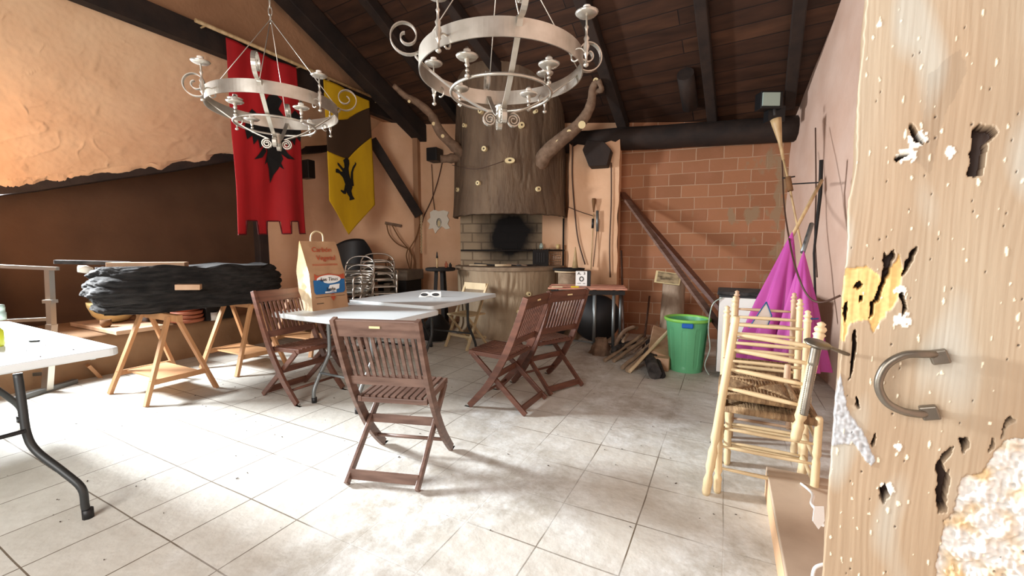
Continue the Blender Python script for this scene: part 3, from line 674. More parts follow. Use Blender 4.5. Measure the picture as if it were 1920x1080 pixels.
def chandelier(label, loc, rz, apex, ringz=.19):
    t = Thing('chandelier', label, 'chandelier', loc, rz, None)
    R = .435; X, Y = V(1, 0, 0), V(0, 1, 0)
    mb = MB(); n = 120
    for r_, in ((R,),):
        vs = []
        for k in range(n):
            a = 2*math.pi*k/n; c, s = math.cos(a), math.sin(a)
            vs += [V(c*R, s*R, ringz), V(c*R, s*R, ringz+.085), V(c*(R-.006), s*(R-.006), ringz+.085), V(c*(R-.006), s*(R-.006), ringz)]
        mb.add(vs, [(k*4+j, ((k+1) % n)*4+j, ((k+1) % n)*4+(j+1) % 4, k*4+(j+1) % 4) for k in range(n) for j in range(4)], False)
    t.part('ring', mb, 'silver', local=True)
    ir = [V(math.cos(2*math.pi*k/48)*.27, math.sin(2*math.pi*k/48)*.27, ringz-.09) for k in range(49)]
    t.part('inner_ring', MB().tube(ir, .008, 6, caps=False), 'silver', local=True)
    t.part('hub', MB().lathe([(.002, -.05), (.02, -.045), (.03, -.02), (.028, .03), (.035, .035), (.02, .05), (.002, .055)], n=16), 'silver', local=True)
    for k in range(4):
        a = k*math.pi/2; rd = V(math.cos(a), math.sin(a), 0); sd = V(-math.sin(a), math.cos(a), 0)
        pts = spiral(rd*.065+UP*(-.035), rd, UP, .008, .038, -4*math.pi+.6, math.pi*.62, 26)
        outer = spiral(rd*.495+UP*(ringz+.16), rd, UP, .095, .016, -math.pi*.72, math.pi*2.4, 44)
        mid = catmull([pts[-1], rd*.2+UP*(ringz*.36), rd*(R-.0)+UP*(ringz+.05), outer[0]], 5)
        t.part('scroll_arm', flatstrip(pts+mid[1:-1]+outer, .026, .006, sd), 'silver', local=True)
        # lower cup arc from hub to ring
    ps = [V(.02, .02, 0)]
    def holder(px, py, pz, tall, drop):
        prof = [(.004, 0), (.012, .006), (.013, .014), (.005, .022), (.006, .05), (.013, .062), (.009, .07), (.016, .095), (.009, .115), (.014, .13), (.006, .145), (.006, tall-.03), (.010, tall-.02), (.005, tall-.01), (.005, tall+.03)]
        h = t.part('candle_holder', MB().lathe(prof, (px, py, pz), n=10), 'silver', local=True)
        mbp = MB().lathe([(.006, 0), (.045, .006), (.055, .016), (.05, .018), (.01, .008)], (px, py, pz+tall+.03), n=16)
        t.part('drip_pan', mbp, 'silver', parent=h, local=True)
        t.part('socket', MB().lathe([(.018, 0), (.018, .035), (.012, .037), (.012, .01)], (px, py, pz+tall+.04), n=12), 'bulbwhite', parent=h, local=True)
        r_ = math.hypot(px, py); rd = V(px, py, 0).normalized(); 
        sc = spiral(rd*(r_-.05)+UP*(pz+.06), rd, UP, .045, .015, 0, math.pi*1.7, 16) if tall > .15 else [rd*.27+UP*(ringz-.09), rd*r_+UP*pz]
        t.part('bracket', MB().tube(sc, .005, 5), 'silver', parent=h, local=True)
    for k in range(4):
        a = math.pi/4+k*math.pi/2
        holder(math.cos(a)*(R+.055), math.sin(a)*(R+.055), ringz-.06, .2, 0)
        a2 = a+.0
        holder(math.cos(a)*.29, math.sin(a)*.29, ringz-.10, .055, 0)
    # hanging wires and chain
    for k in range(4):
        a = k*math.pi/2; p = V(math.cos(a)*(R), math.sin(a)*(R), ringz+.08); ap = V(0, 0, apex)
        t.part('wire', MB().tube([p, p.lerp(ap, .5), ap], .003, 5), 'silver', local=True)
    mb = MB(); top = 2.2
    for k in range(22):
        z = apex+k*.055; ax = X if k % 2 else Y
        ring = [V(0, 0, z)+ax*math.cos(j*math.pi/5)*.012+UP*math.sin(j*math.pi/5)*.034 for j in range(11)]
        mb.tube(ring, .004, 5, caps=False)
    t.part('chain', mb, 'silver', local=True)
    return t
hb = atY(940, 213, 2.34); chandelier('large silver wrought ring chandelier with scrolls in front of the chimney trunk', hb, math.radians(12), .95)
hs = atY(519, 262, 3.22); chandelier('smaller silver ring chandelier hanging in front of the red banner', hs, math.radians(18), .86)

# ================================================================== FOLDING CHAIRS
def folding_chair(label, loc, rz, wood='chairwood', group='brown folding garden chairs', lean=0.0):
    t = Thing('folding_chair', label, 'chair', loc, rz, group)
    W = .235
    for s in (-1, 1):
        pts = catmull([V(s*W, -.29, .935), V(s*W, -.2, .68), V(s*W, -.10, .45), V(s*W, .04, .22), V(s*W, .16, .08), V(s*W, .24, .0)], 4)
        mb = MB(); vs = []; n = len(pts)
        for i, p in enumerate(pts):
            d = (pts[min(i+1, n-1)]-pts[max(i-1, 0)]).normalized(); nn = V(1, 0, 0).cross(d).normalized(); h = .022+.006*math.sin(i/(n-1)*math.pi)
            if i == n-1: vs += [p+V(-.012, -.025, 0), p+V(.012, -.025, 0), p+V(.012, .035, 0), p+V(-.012, .035, 0)]
            else: vs += [p+V(-.012, 0, 0)+nn*h, p+V(.012, 0, 0)+nn*h, p+V(.012, 0, 0)-nn*h, p+V(-.012, 0, 0)-nn*h]
        fs = [(i*4+k, i*4+(k+1) % 4, (i+1)*4+(k+1) % 4, (i+1)*4+k) for i in range(n-1) for k in range(4)]+[(0, 1, 2, 3), (n*4-4, n*4-3, n*4-2, n*4-1)]
        mb.add(vs, fs); t.part('back_post', mb, wood, local=True, bevel=.004)
        x = s*(W-.03)
        mb = MB().bar(V(x, -.275, .01), V(x, .21, .445), .022, .042, V(0, 0, 1)); t.part('leg', mb, wood, local=True, bevel=.004)
    def back(v): # point of the backrest at height v
        z = v; 
        if z > .68: y = -.2-.09*(z-.68)/.255
        else: y = -.10-.10*(z-.45)/.23
        return y
    t.part('top_rail', MB().bar(V(-W, back(.885), .885), V(W, back(.885), .885), .10, .022, V(0, 1, .3)), wood, local=True, bevel=.004)
    t.part('lower_rail', MB().bar(V(-W, back(.565), .565), V(W, back(.565), .565), .055, .02, V(0, 1, .3)), wood, local=True, bevel=.003)
    for k in range(11):
        x = -.19+k*.038
        t.part('slat', MB().bar(V(x, back(.57), .57), V(x, back(.85), .85), .018, .010, V(0, 1, 0)), wood, local=True)
    t.part('seat_rail', MB().bar(V(-.195, -.10, .435), V(.195, -.10, .435), .03, .03), wood, local=True, bevel=.003); t.part('seat_rail', MB().bar(V(-.21, .23, .452), V(.21, .23, .452), .03, .035), wood, local=True, bevel=.003)
    for s in (-1, 1): t.part('seat_side', MB().bar(V(s*.2, -.12, .44), V(s*.2, .245, .455), .022, .035), wood, local=True, bevel=.003)
    for k in range(9):
        x = -.16+k*.04
        t.part('seat_slat', MB().bar(V(x, -.11, .455), V(x, .24, .47), .027, .012), wood, local=True)
    t.part('stretcher', MB().bar(V(-.2, -.24, .05), V(.2, -.24, .05), .012, .055), wood, local=True)
    t.part('stretcher', MB().bar(V(-.2, .02, .27), V(.2, .02, .27), .012, .05), wood, local=True)
    t.part('stretcher', MB().tube([V(-W, .13, .11), V(W, .13, .11)], .011, 6), wood, local=True)
    t.part('maker_plate', MB().box((0, -.295, .895), (.06, .003, .012)), 'knot', local=True)
    return t
def face(d): return math.atan2(d[1], d[0])-math.pi/2     # rotation so that local +y points along d
c0 = V(-.665, 2.42, 0); folding_chair('brown folding garden chair nearest the camera seen from behind', c0, face((.165, .986)), 'chairwood_grey')
cB = V(-1.99, 3.46, 0)+e1*.235
folding_chair('brown folding garden chair tucked under the white table left of the paper bag', cB, face((e2.x, e2.y)))
cF = AB(3.38, -3.95); folding_chair('brown folding garden chair behind the paper bag beside the stacked metal chairs', cF, face((e2.x, e2.y)))
cC = AB(3.05, -1.61); folding_chair('brown folding garden chair turned side-on at the right of the white tables', cC, face((-e2.x, -e2.y)))
cD = V(.335, 3.93, 0); folding_chair('brown folding garden chair facing away beside the slatted side table', cD, face((-.63, .78)))
wc = Thing('folding_chair', 'white wooden folding chair between the far table end and the hearth', 'chair', AB(4.62, -3.05), face((-e1.x+.3*-e2.x, -e1.y)), None)
W = .2
for s in (-1, 1):
    wc.part('back_post', MB().bar(V(s*W, .2, 0), V(s*W, -.2, .84), .02, .035, V(1, 0, 0)), 'cane', local=True)
    wc.part('leg', MB().bar(V(s*(W-.025), -.22, 0), V(s*(W-.025), .16, .44), .02, .035, V(1, 0, 0)), 'cane', local=True)
wc.part('seat', MB().box((0, .0, .44), (.38, .34, .02)), 'cane', local=True); wc.part('top_rail', MB().bar(V(-W, -.175, .8), V(W, -.175, .8), .02, .09, V(0, 0, 1)), 'cane', local=True)
wc.part('stretcher', MB().bar(V(-W, .12, .16), V(W, .12, .16), .02, .03), 'cane', local=True); wc.part('stretcher', MB().bar(V(-W, -.16, .12), V(W, -.16, .12), .02, .03), 'cane', local=True)

# ================================================================== WHITE TABLES
def table(label, a0, a1, b0, b1, z, legs, group='white folding tables'):
    c = AB((a0+a1)/2, (b0+b1)/2)
    t = Thing('folding_table', label, 'table', c, RZ, group)
    hx, hy = (b1-b0)/2, (a1-a0)/2
    r = .05; pts = []
    for cx, cy, s0 in ((hx-r, hy-r, 0), (-hx+r, hy-r, 90), (-hx+r, -hy+r, 180), (hx-r, -hy+r, 270)):
        for k in range(6): aa = math.radians(s0+k*18); pts.append(V(cx+math.cos(aa)*r, cy+math.sin(aa)*r, z-.045))
    t.part('tabletop', MB().prism(pts, V(0, 0, .045)), 'whiteplastic', local=True, bevel=.008)
    t.part('apron_frame', MB().box((0, -hy+.09, z-.055), (2*hx-.2, .02, .025)).box((0, hy-.09, z-.055), (2*hx-.2, .02, .025)), 'tableedge', local=True)
    for (pts, r_, mt) in legs:
        w2 = [t.inv @ p for p in pts]
        t.part('leg', MB().tube(catmull(w2, 5), r_, 10), mt, local=True)
        t.part('foot_cap', MB().tube([w2[-1]+UP*.045, w2[-1]], r_*1.35, 10), 'black', local=True)
    return t
def legpath(a, b, side, z=.69, da=0.0): # curved tubular leg, bowed and kicked outward along a
    return [AB(a, b, z), AB(a, b, .42), AB(a-side*.03, b, .34), AB(a-side*.12, b, .2), AB(a-side*.17, b, .1), AB(a-side*.17, b, 0)]
def crossbar(t, p, q, r=.011, m='steel'): t.part('crossbar', MB().tube([p, q], r, 8), m)
t2 = table('white folding table with the paper bag standing on it', 2.36, 3.19, -3.72, -2.40, .72, [(legpath(2.46, -3.06, 1), .016, 'steel'), (legpath(2.46, -2.55, 1), .016, 'steel'), (legpath(3.05, -3.5, -.4), .016, 'steel'), (legpath(3.05, -2.6, -.4), .016, 'steel')])
crossbar(t2, AB(2.36, -3.06, .24), AB(2.36, -2.55, .24))
t3 = table('white folding table with the paper spectacles, at the hearth end of the row', 3.22, 4.54, -3.68, -2.53, .745, [(legpath(3.5, -2.75, 1), .016, 'darksteel'), (legpath(3.5, -3.45, 1), .016, 'darksteel'), (legpath(4.2, -2.75, -1), .016, 'darksteel'), (legpath(4.2, -3.45, -1), .016, 'darksteel')])
crossbar(t3, AB(3.42, -2.75, .26), AB(3.42, -3.45, .26), m='darksteel')
crossbar(t3, AB(4.28, -2.75, .26), AB(4.28, -3.45, .26), m='darksteel')
lf = [AB(.86, -3.22, .69), V(-2.06, 1.74, .4), V(-2.07, 1.76, .33), V(-2.07, 1.85, .2), V(-2.06, 1.9, .1), V(-2.06, 1.91, 0)]
L0t = onz(40, 700, .66); 
lf = [atY(33, 700, 1.93), atY(42, 760, 1.92), atY(50, 812, 1.91), atY(68, 845, 1.91), atY(118, 884, 1.91), atY(153, 915, 1.91), V(-2.07, 1.91, .06), V(-2.06, 1.91, 0.0)]
t1 = table('white folding table in the left foreground with keys lying on it', -.35, 1.07, -5.0, -3.08, .74, [(lf, .0165, 'darksteel'), (legpath(.85, -4.7, -1), .02, 'darksteel'), (legpath(-.1, -3.4, -1), .02, 'darksteel'), (legpath(-.1, -4.7, -1), .02, 'darksteel')])
crossbar(t1, AB(-.1, -3.4, .3), atY(48, 808, 1.86), .01, 'black')
# things on the tables
kz = .74
k0 = onz(70, 640, kz)
ky = Thing('keys', 'small dark bunch of keys on the left foreground table', 'keys', k0+UP*.0)
ring = [k0+V(math.cos(i*.5)*.018-.03, math.sin(i*.5)*.018, .004) for i in range(13)]
ky.part('key_ring', MB().tube(ring, .002, 5), 'darksteel')
ky.part('key', MB().bar(k0+V(-.02, 0, .004), k0+V(.04, .02, .004), .008, .003).lathe([(.001, 0), (.011, 0), (.011, .003), (.001, .003)], k0+V(-.015, 0, .004), n=12), 'darksteel')
ky.part('fob', MB().box(k0+V(0, -.014, .006), (.045, .014, .01), V(.97, .2, 0), V(-.2, .97, 0)), 'black')
sb = onz(-7, 650, kz)+V(0.0, 0, 0)
sp_ = Thing('spray_bottle', 'small bottle with yellow liquid at the left picture edge on the foreground table', 'bottle', sb)
sp_.part('bottle', MB().lathe([(.03, 0), (.034, .01), (.034, .09), (.015, .12), (.013, .14)], sb), 'lime')
sp_.part('cap', MB().lathe([(.016, .135), (.018, .14), (.018, .17), (.013, .185)], sb), 'bulbwhite', label='white cap')
bt = onz(2, 600, kz); solo('jar', MB().lathe([(.03, 0), (.032, .06), (.028, .062), (.028, .09), (.03, .092), (.026, .12), (.004, .125)], bt, n=20), 'glass', 'small grey glass jar at the far left edge of the foreground table', 'jar', bt)
cr = MB()
for i in range(26):
    p = AB(random.uniform(.3, 1.03), random.uniform(-4.3, -3.15), kz); cr.box(p+UP*.002, (random.uniform(.003, .01), .004, .004), V(math.cos(i), math.sin(i), 0), V(-math.sin(i), math.cos(i), 0))
o = solo('table_crumbs', cr, 'crumb', 'dark crumbs scattered over the left foreground table', 'crumbs', AB(.8, -3.6, kz)); o['kind'] = 'stuff'
# paper mask on table 3
m0 = onz(806, 557, .745)+UP*.001
pm = Thing('paper_spectacles', 'white paper eye mask with two dark ovals on the far white table', 'mask', m0)
mx_ = V(1, .05, 0).normalized(); my = V(0, .25, .97).normalized()
base = [m0+mx_*x+my*z for x, z in ((-.13, 0), (-.05, .0), (0, .015), (.05, 0), (.13, 0), (.125, .065), (.03, .06), (0, .05), (-.03, .06), (-.10, .05))]
pm.part('card', MB().prism(base, V(0, .003, 0)), 'white')
for s in (-.065, .065):
    pm.part('eye_hole', MB().prism([m0+mx_*(s+math.cos(k*math.pi/8)*.042)+my*(.028+math.sin(k*math.pi/8)*.018)-V(0, .003, 0) for k in range(16)], V(0, .002, 0)), 'black', label='dark oval')

# paper bag
bz = .72; b1_ = onz(585, 584, bz); b2_ = onz(652, 575, bz); b0_ = onz(567, 572, bz)
bd = (b2_-b1_); bw = bd.length; bx = bd.normalized(); by = (V(-bx.y, bx.x, 0)); BH = .655; dep = .20
bg = Thing('paper_bag', 'brown paper charcoal sack with red lettering standing on the white table', 'bag', (b1_+b2_)/2+by*dep/2)
def bagpt(x, y, z): # x 0..1 width, y 0..1 depth, z 0..1 height : closes to a flat top
    k = max(0, (z-.55)/.45); th = dep*(1-k*.97); yy_ = dep/2+(y-.5)*th*1.0
    xl = -.06*z; wob = .012*nz((x*3, y*3, z*4))
    return b1_ + bx*(bw*x*(1-.04*z)+bw*(-.10*z+.02)) + by*(yy_+wob) + UP*(BH*z)
def bagfront(u, v): p = bagpt(u, 0, v); return p
mb = MB().grid(bagfront, 16, 30); mb.grid(lambda u, v: bagpt(1-u, 1, v), 16, 30); mb.grid(lambda u, v: bagpt(1, u, v)-bx*.03*math.sin(u*math.pi)*min(1, v*2), 10, 30); mb.grid(lambda u, v: bagpt(u, v, 0), 4, 4)
bg.part('sack', mb, 'paper', recalc=False)
def gus(u, v):
    return bagpt(0, 1-u, v)+bx*(.055*math.sin(u*math.pi)*min(1, v*1.6)+.02*nz((u*4, v*9, 3))*math.sin(u*math.pi))
bg.part('gusset', MB().grid(gus, 16, 40), 'paperwhite', recalc=False, label='pale creased side gusset')
tp = (bagpt(.5, .5, 1)); hp = catmull([bagpt(.30, .5, .985), bagpt(.33, .5, 1)+UP*.06, tp+bx*-.01+UP*.095, bagpt(.64, .5, 1)+UP*.07, bagpt(.66, .5, .985)], 5)
bg.part('handle', MB().tube(hp, .008, 6), 'cane', label='pale twisted handle')
fn = lambda x, z: bagpt(x, 0, z)-by*.004
up_ = (fn(.5, .8)-fn(.5, .6)).normalized()
upl = (fn(.5, .3)-fn(.5, .1)).normalized()
nrm = -by
bg.part('lettering', text_mesh('Carbón', .068, fn(.5, .875)-by*.004, bx, up_, shear=.2), 'inkred', label='red words Carbón')
bg.part('lettering', text_mesh('Vegetal', .068, fn(.55, .755)-by*.004, bx, up_, shear=.2), 'inkred', label='red word Vegetal')
mb = MB()
for zz in (.665, .65): mb.bar(fn(.15, zz), fn(.85, zz), .002, .004)
bg.part('printed_rule', mb, 'inkred')
def bpoly(pts, o=.0): return [fn(x, z)-by*(.002+o) for x, z in pts]
bg.part('red_print', MB().prism(bpoly([(.12, .44), (.95, .44), (.95, .52), (.8, .50), (.5, .53), (.2, .50), (.12, .53)]), -by*.002), 'inkred')
bg.part('blue_panel', MB().prism(bpoly([(.08, .27), (.12, .235), (.88, .235), (.94, .27), (.95, .44), (.08, .44)]), -by*.002), 'inkblue')
ov = [(.5+math.cos(k*math.pi/12)*.33, .445+math.sin(k*math.pi/12)*.062) for k in range(24)]
bg.part('oval_badge', MB().prism(bpoly(ov, .003), -by*.002), 'white', label='white oval badge')
bg.part('lettering', text_mesh('Las Tinas', .05, fn(.5, .445)-by*.011, bx, upl, shear=.2), 'inkdark', label='dark words in the oval')
bg.part('ribbon', MB().prism(bpoly([(.3, .35), (.78, .37), (.76, .30), (.68, .29), (.68, .25), (.36, .245), (.38, .30), (.28, .31)], .003), -by*.002), 'white', label='white ribbon')
bg.part('lettering', text_mesh('Leña', .05, fn(.52, .30)-by*.010, bx, upl, shear=.2), 'inkdark')
bg.part('tassel_mark', MB().prism(bpoly([(.5, .19), (.66, .19), (.58, .12)]), -by*.002).prism(bpoly([(.52, .215), (.64, .215), (.58, .235)]), -by*.002), 'inkred')
mb = MB().bar(fn(.1, .19), fn(.48, .19), .002, .003).bar(fn(.68, .19), fn(.92, .19), .002, .003).bar(fn(.12, .10), fn(.3, .1), .002, .006); bg.part('printed_rule', mb, 'inkdark')

# ================================================================== TRESTLES, NET
def trestle(label, a_c, b_c, rz=RZ):
    t = Thing('trestle', label, 'trestle', AB(a_c, b_c), rz, 'pine trestles under the black bundle')
    H_ = .73
    t.part('top_bar', MB().box((0, 0, H_-.03), (.74, .045, .06)), 'trestle', local=True, bevel=.003)
    for sx in (-1, 1):
        for sy in (-1, 1):
            t.part('leg', MB().bar(V(sx*.33, sy*.27, 0), V(sx*.24, sy*.03, H_-.02), .055, .028, V(0, 1, 0)), 'trestle', local=True, bevel=.003)
        t.part('end_stretcher', MB().bar(V(sx*.305, -.22, .18), V(sx*.305, .22, .18), .02, .045), 'trestle', local=True)
    t.part('shelf_board', MB().box((0, 0, .19), (.6, .3, .015)), 'trestle', local=True)
    return t
trestle('pine trestle nearest the camera under the left end of the black bundle', 1.86, -4.55)
trestle('pine trestle behind the first under the middle of the black bundle', 2.68, -4.72)
trestle('pine trestle under the far end of the black bundle, beside the left folding chair', 3.5, -4.75, RZ+.1)
NC = V(-3.22, 4.22, 0); na = e1; nb_ = e2
nt_ = Thing('rolled_netting', 'big folded bundle of black netting lying on the pine trestles', 'netting', NC+UP*.73)
def netf(u, v):
    t = 2*math.pi*u
    prof = .90+.10*math.sin(v*math.pi)
    ct, st = math.cos(t), math.sin(t)
    k = v*5.0+.8*nz((ct*1.2, st*1.2, 4))+.35*nz((ct*3, st*3, v*2)); fr = k-math.floor(k); ridge = math.sqrt(max(0, 1-(2*fr-1)**2))
    amp = .05+.05*nz((ct*1.5, st*1.5, math.floor(k)*3.7)); lay = .06*nz((ct*.9, st*.9, math.floor(k)*5.1+2))
    r = prof*(.93+lay+amp*ridge) + .03*nz((ct*1.5, st*1.5, v*6))+.02*nz((ct*5, st*5, v*26))+.012*nz((ct*14, st*14, v*50))
    sq = 1.0/max(abs(math.cos(t))**3+abs(math.sin(t))**3, .2)**(1/3)*.9
    sh = .10*v*0
    z = .735+.40*v + .012*nz((math.cos(t)*4, math.sin(t)*4, v*3)) + (.03*nz((math.cos(t)*3, math.sin(t)*3, 9)) if v > .9 else 0)
    return NC + na*(math.cos(t)*r*.92*sq) + nb_*(math.sin(t)*r*.47*sq) + UP*(z)
mb = MB().grid(netf, 160, 66)
top = [netf(i/160, 1) for i in range(160)]; mb.add(top, [tuple(range(160))]); bot = [netf(i/160, 0) for i in range(160)]; mb.add(bot, [tuple(range(160))[::-1]])
nt_.part('bundle', mb, 'net', recalc=False)
zt = 1.12
def plank(px0, px1, y0, y1, wd, ht, label, m='plank', Y0=3.7, Y1=3.9):
    p, q = atY(px0, y0, Y0), atY(px1, y1, Y1); return solo('plank', MB().bar(p, q, wd, ht), m, label, 'plank', (p+q)/2-UP*ht/2, None, bevel=.004)
plank(205, 350, 497, 496, .16, .05, 'pinkish wooden plank lying on top of the black bundle', 'plank', 3.85, 4.1)
plank(104, 245, 491, 494, .12, .035, 'dark tarred board sticking out over the left end of the black bundle', 'ash', 3.8, 4.1)
plank(370, 432, 505, 507, .10, .035, 'short pinkish board on the far half of the black bundle', 'plank', 4.5, 4.8)
plank(330, 377, 538, 538, .09, .05, 'short pale block wedged into the side of the black bundle', 'plank', 3.72, 3.8)
p = atY(146, 504, 3.65); q = atY(172, 508, 3.7)
solo('cloth_roll', MB().tube([p, p.lerp(q, .5)+UP*.006, q], [.03, .036, .03], 10), 'mortarpatch', 'grey rag roll sticking out at the left end of the black bundle', 'rag', p)
p = atY(500, 512, 5.1); q = atY(520, 504, 5.2)
# ================================================================== LEDGE THINGS
def led(px, py, b=None, z=.42): return onz(px, py, z)
lz = .425
bp_ = onz(203, 613, lz); R_ = .22
solo('bowl', MB().lathe([(.06, 0), (.12, .02), (.18, .09), (.215, .19), (.22, .24), (.205, .24), (.16, .08), (.05, .03)], bp_+V(-.0, .08, .045), n=32), 'cream', 'large cream bowl on the ledge under the black bundle', 'bowl', bp_+UP*.045)
pb0 = bp_+V(.12, -.02, 0)
solo('board', MB().box(pb0+UP*.022, (1.15, .42, .042), e2, e1), 'plank', 'thick wooden board lying on the ledge beneath the cream bowl', 'board', pb0, bevel=.005)
q = onz(206, 612, lz+.045)+V(0, -.04, 0)
solo('basket', MB().lathe([(.03, 0), (.05, .03), (.045, .08), (.04, .08), (.03, .02)], q, n=14), 'rope', 'small brown wicker pot in front of the cream bowl', 'pot', q)
tpos = onz(352, 604, lz)
for k, (r, lb) in enumerate(((.17, 'bottom brown terracotta dish of the stack on the ledge'), (.165, 'second terracotta dish up in the stack on the ledge'), (.16, 'third terracotta dish up in the stack on the ledge'), (.13, 'top terracotta dish of the stack on the ledge'))):
    zz = lz+k*.045
    solo('terracotta_dish', MB().lathe([(r*.7, 0), (r*.95, .012), (r, .05), (r*.93, .05), (r*.7, .02)], V(tpos.x, tpos.y, zz), n=28), 'terra', lb, 'dish', V(tpos.x, tpos.y, zz), 'terracotta dishes stacked on the ledge')
mp_ = onz(383, 600, lz)+V(.12, 0, 0); mg = Thing('mug', 'white mug on the ledge right of the terracotta dishes', 'mug', mp_)
mg.part('cup', MB().lathe([(.045, 0), (.048, .1), (.042, .1), (.04, .01)], mp_), 'white'); mg.part('handle', MB().tube([mp_+V(.045+.03*math.sin(k*math.pi/6), 0, .08-.06*k/6) for k in range(7)], .006, 6), 'white')
gp = onz(268, 603, lz); solo('glass_jar', MB().lathe([(.05, 0), (.055, .12), (.05, .12), (.045, .01)], gp, n=18), 'white', 'white jar between the cream bowl and the terracotta dishes', 'jar', gp)
for px, py, s, lb in ((20, 603, (.5, .4, .25), 'dark crate on the ledge behind the metal frame'), (300, 592, (.3, .3, .22), 'dark box on the ledge behind the nearest trestle'), (430, 600, (.35, .3, .28), 'dark box on the ledge under the far end of the black bundle'), (60, 590, (.35, .3, .35), 'tall dark box at the back of the ledge left of the cream bowl')):
    p = onz(px, py, lz)-e2*(.3 if py > 595 else .05); solo('box', MB().box(p+UP*s[2]/2, s, e1, e2), 'soot', lb, 'box', p, bevel=.01)
p, q = onz(140, 690, 0), atY(172, 702, 4.15); p = atY(150, 682, 4.25)
solo('board', MB().bar(atY(146, 676, 4.5), atY(185, 706, 4.1)+V(0, 0, .01), .26, .03, V(0, 1, .5)), 'trestle', 'pine board leaning against the ledge behind the left table', 'board', atY(185, 706, 4.1))
solo('floor_board', MB().box(onz(330, 668, 0)+UP*.012, (1.0, .18, .022), e1, e2), 'trestle', 'pale flat board lying on the floor beneath the trestles', 'board', onz(330, 668, 0))
# metal frame at far left
fr = Thing('clothes_rack', 'white metal stand with a long horizontal bar at the far left', 'metal stand', V(-4.25, 3.70, 0))
Yf = 3.72
fr.part('top_bar', MB().bar(atY(-8, 499, Yf-.05), atY(108, 504, Yf), .035, .03), 'alu')
fr.part('post', MB().bar(atY(92, 503, Yf), atY(97, 612, Yf), .045, .045).bar(atY(97, 608, Yf), V(-4.25, 3.7, 0.02), .055, .055), 'alu')
fr.part('lower_bar', MB().bar(atY(-8, 603, Yf-.05), atY(94, 598, Yf), .025, .03), 'alu')
fr.part('foot', MB().bar(atY(50, 703, Yf+.1), atY(88, 700, Yf), .02, .03).bar(V(-4.25, 3.45, .02), V(-4.25, 3.95, .02), .05, .04), 'steel')
fr.part('clamp', MB().box(atY(94, 565, Yf-.03), (.08, .06, .03)), 'alu')

# ================================================================== STACKED METAL CHAIRS
def metal_chair(t0, x):
    pass
SC = atY(672, 600, 6.0); SC.z = 0
proto = None
def alu_chair(loc, rz, label, group):
    t = Thing('metal_chair', label, 'chair', loc, rz, group)
    X = .25
    arch = catmull([V(-X, .22, 0), V(-X, .05, .45), V(-X, -.17, .62), V(-X*.98, -.25, .82), V(-X*.6, -.27, .91), V(0, -.275, .93), V(X*.6, -.27, .91), V(X*.98, -.25, .82), V(X, -.17, .62), V(X, .05, .45), V(X, .22, 0)], 4)
    t.part('back_frame', MB().tube(arch, .012, 8), 'alu', local=True)
    for s in (-1, 1):
        t.part('arm_frame', MB().tube(catmull([V(s*X, -.24, 0), V(s*X, -.2, .3), V(s*X, -.18, .55), V(s*X*1.05, -.05, .66), V(s*X*1.05, .18, .66), V(s*X, .24, .6), V(s*X, .23, .4)], 4), .011, 8), 'alu', local=True)
    for k in range(3): t.part('back_slat', MB().tube([V(-X, -.24+.02*k, .80-.09*k), V(0, -.265+.02*k, .80-.09*k), V(X, -.24+.02*k, .80-.09*k)], .016, 6, flat=(.4, 1.4)), 'alu', local=True)
    mb = MB()
    for k in range(6): mb.box((0, -.16+k*.065, .43), (.46, .045, .012))
    t.part('seat_slats', mb, 'alu', local=True)
    return t
rzS = face((.35, -.94)); 
lab = ['lowest aluminium chair of the left stack behind the tables', 'second aluminium chair up in the left stack behind the tables', 'top aluminium chair of the left stack behind the tables']
a1_ = alu_chair(SC+V(-.12, 0, 0), face((-.3, -.95)), lab[0], 'aluminium chairs stacked behind the tables')
for k in range(1, 3): dup(a1_.o, SC+V(-.12, 0.02*k, .13*k), face((-.3, -.95)), lab[k])
SC2 = atY(708, 600, 6.35); SC2.z = 0
names = ['lowest', 'second', 'third', 'top']
for k in range(4): dup(a1_.o, SC2+V(.02, .02*k, .10*k), face((.35, -.94)), '%s aluminium chair of the right stack behind the tables' % names[k])
# black moulded chair
bc = Thing('armchair', 'black moulded high-backed chair behind the stacked aluminium chairs', 'chair', V(-2.55, 6.75, 0), 0)
def shell(u, v):
    t = (u-.5)*2; x = t*.36*(1-.15*v); 
    z = .55+.92*v - (.12*abs(t)**2.5 + (.22 if t > .4 else 0)*(t-.4))*v
    y = .12*v - .16*t*t
    return V(-2.55+x, 6.75+y, z)
bc.part('back_shell', MB().grid(shell, 24, 20), 'black', solid=.02, recalc=False)
bc.part('seat', MB().box(V(-2.55, 6.5, .5), (.62, .5, .06)), 'black', bevel=.02)
for sx in (-1, 1):
    for sy in (-1, 1): bc.part('leg', MB().tube([V(-2.55+sx*.26, 6.5+sy*.2, .48), V(-2.55+sx*.29, 6.5+sy*.23, 0)], .018, 8), 'black')
# cabinet, lantern and other far corner things
cp_ = atY(750, 530, 6.95); cp_.z = 0
cab = Thing('cabinet', 'low dark cabinet with a grey stone top in the far left corner', 'cabinet', cp_)
cab.part('body', MB().box((cp_.x, cp_.y, .4), (.55, .45, .8), BWD, BWN), 'soot', bevel=.01)
cab.part('top', MB().box((cp_.x, cp_.y, .88), (.62, .5, .17), BWD, BWN), 'grey', bevel=.02, label='thick grey stone top')
lp = V(cp_.x-.15, cp_.y-.08, .965); ln = Thing('lantern', 'tiny lantern with a pointed roof on the far corner cabinet', 'lantern', lp)
ln.part('roof', MB().lathe([(.075, .12), (.01, .18), (.008, .2)], lp, n=6, smooth=False), 'rope')
mb = MB()
for k in range(6): mb.tube([lp+V(math.cos(k*math.pi/3)*.05, math.sin(k*math.pi/3)*.05, 0), lp+V(math.cos(k*math.pi/3)*.065, math.sin(k*math.pi/3)*.065, .12)], .006, 5)
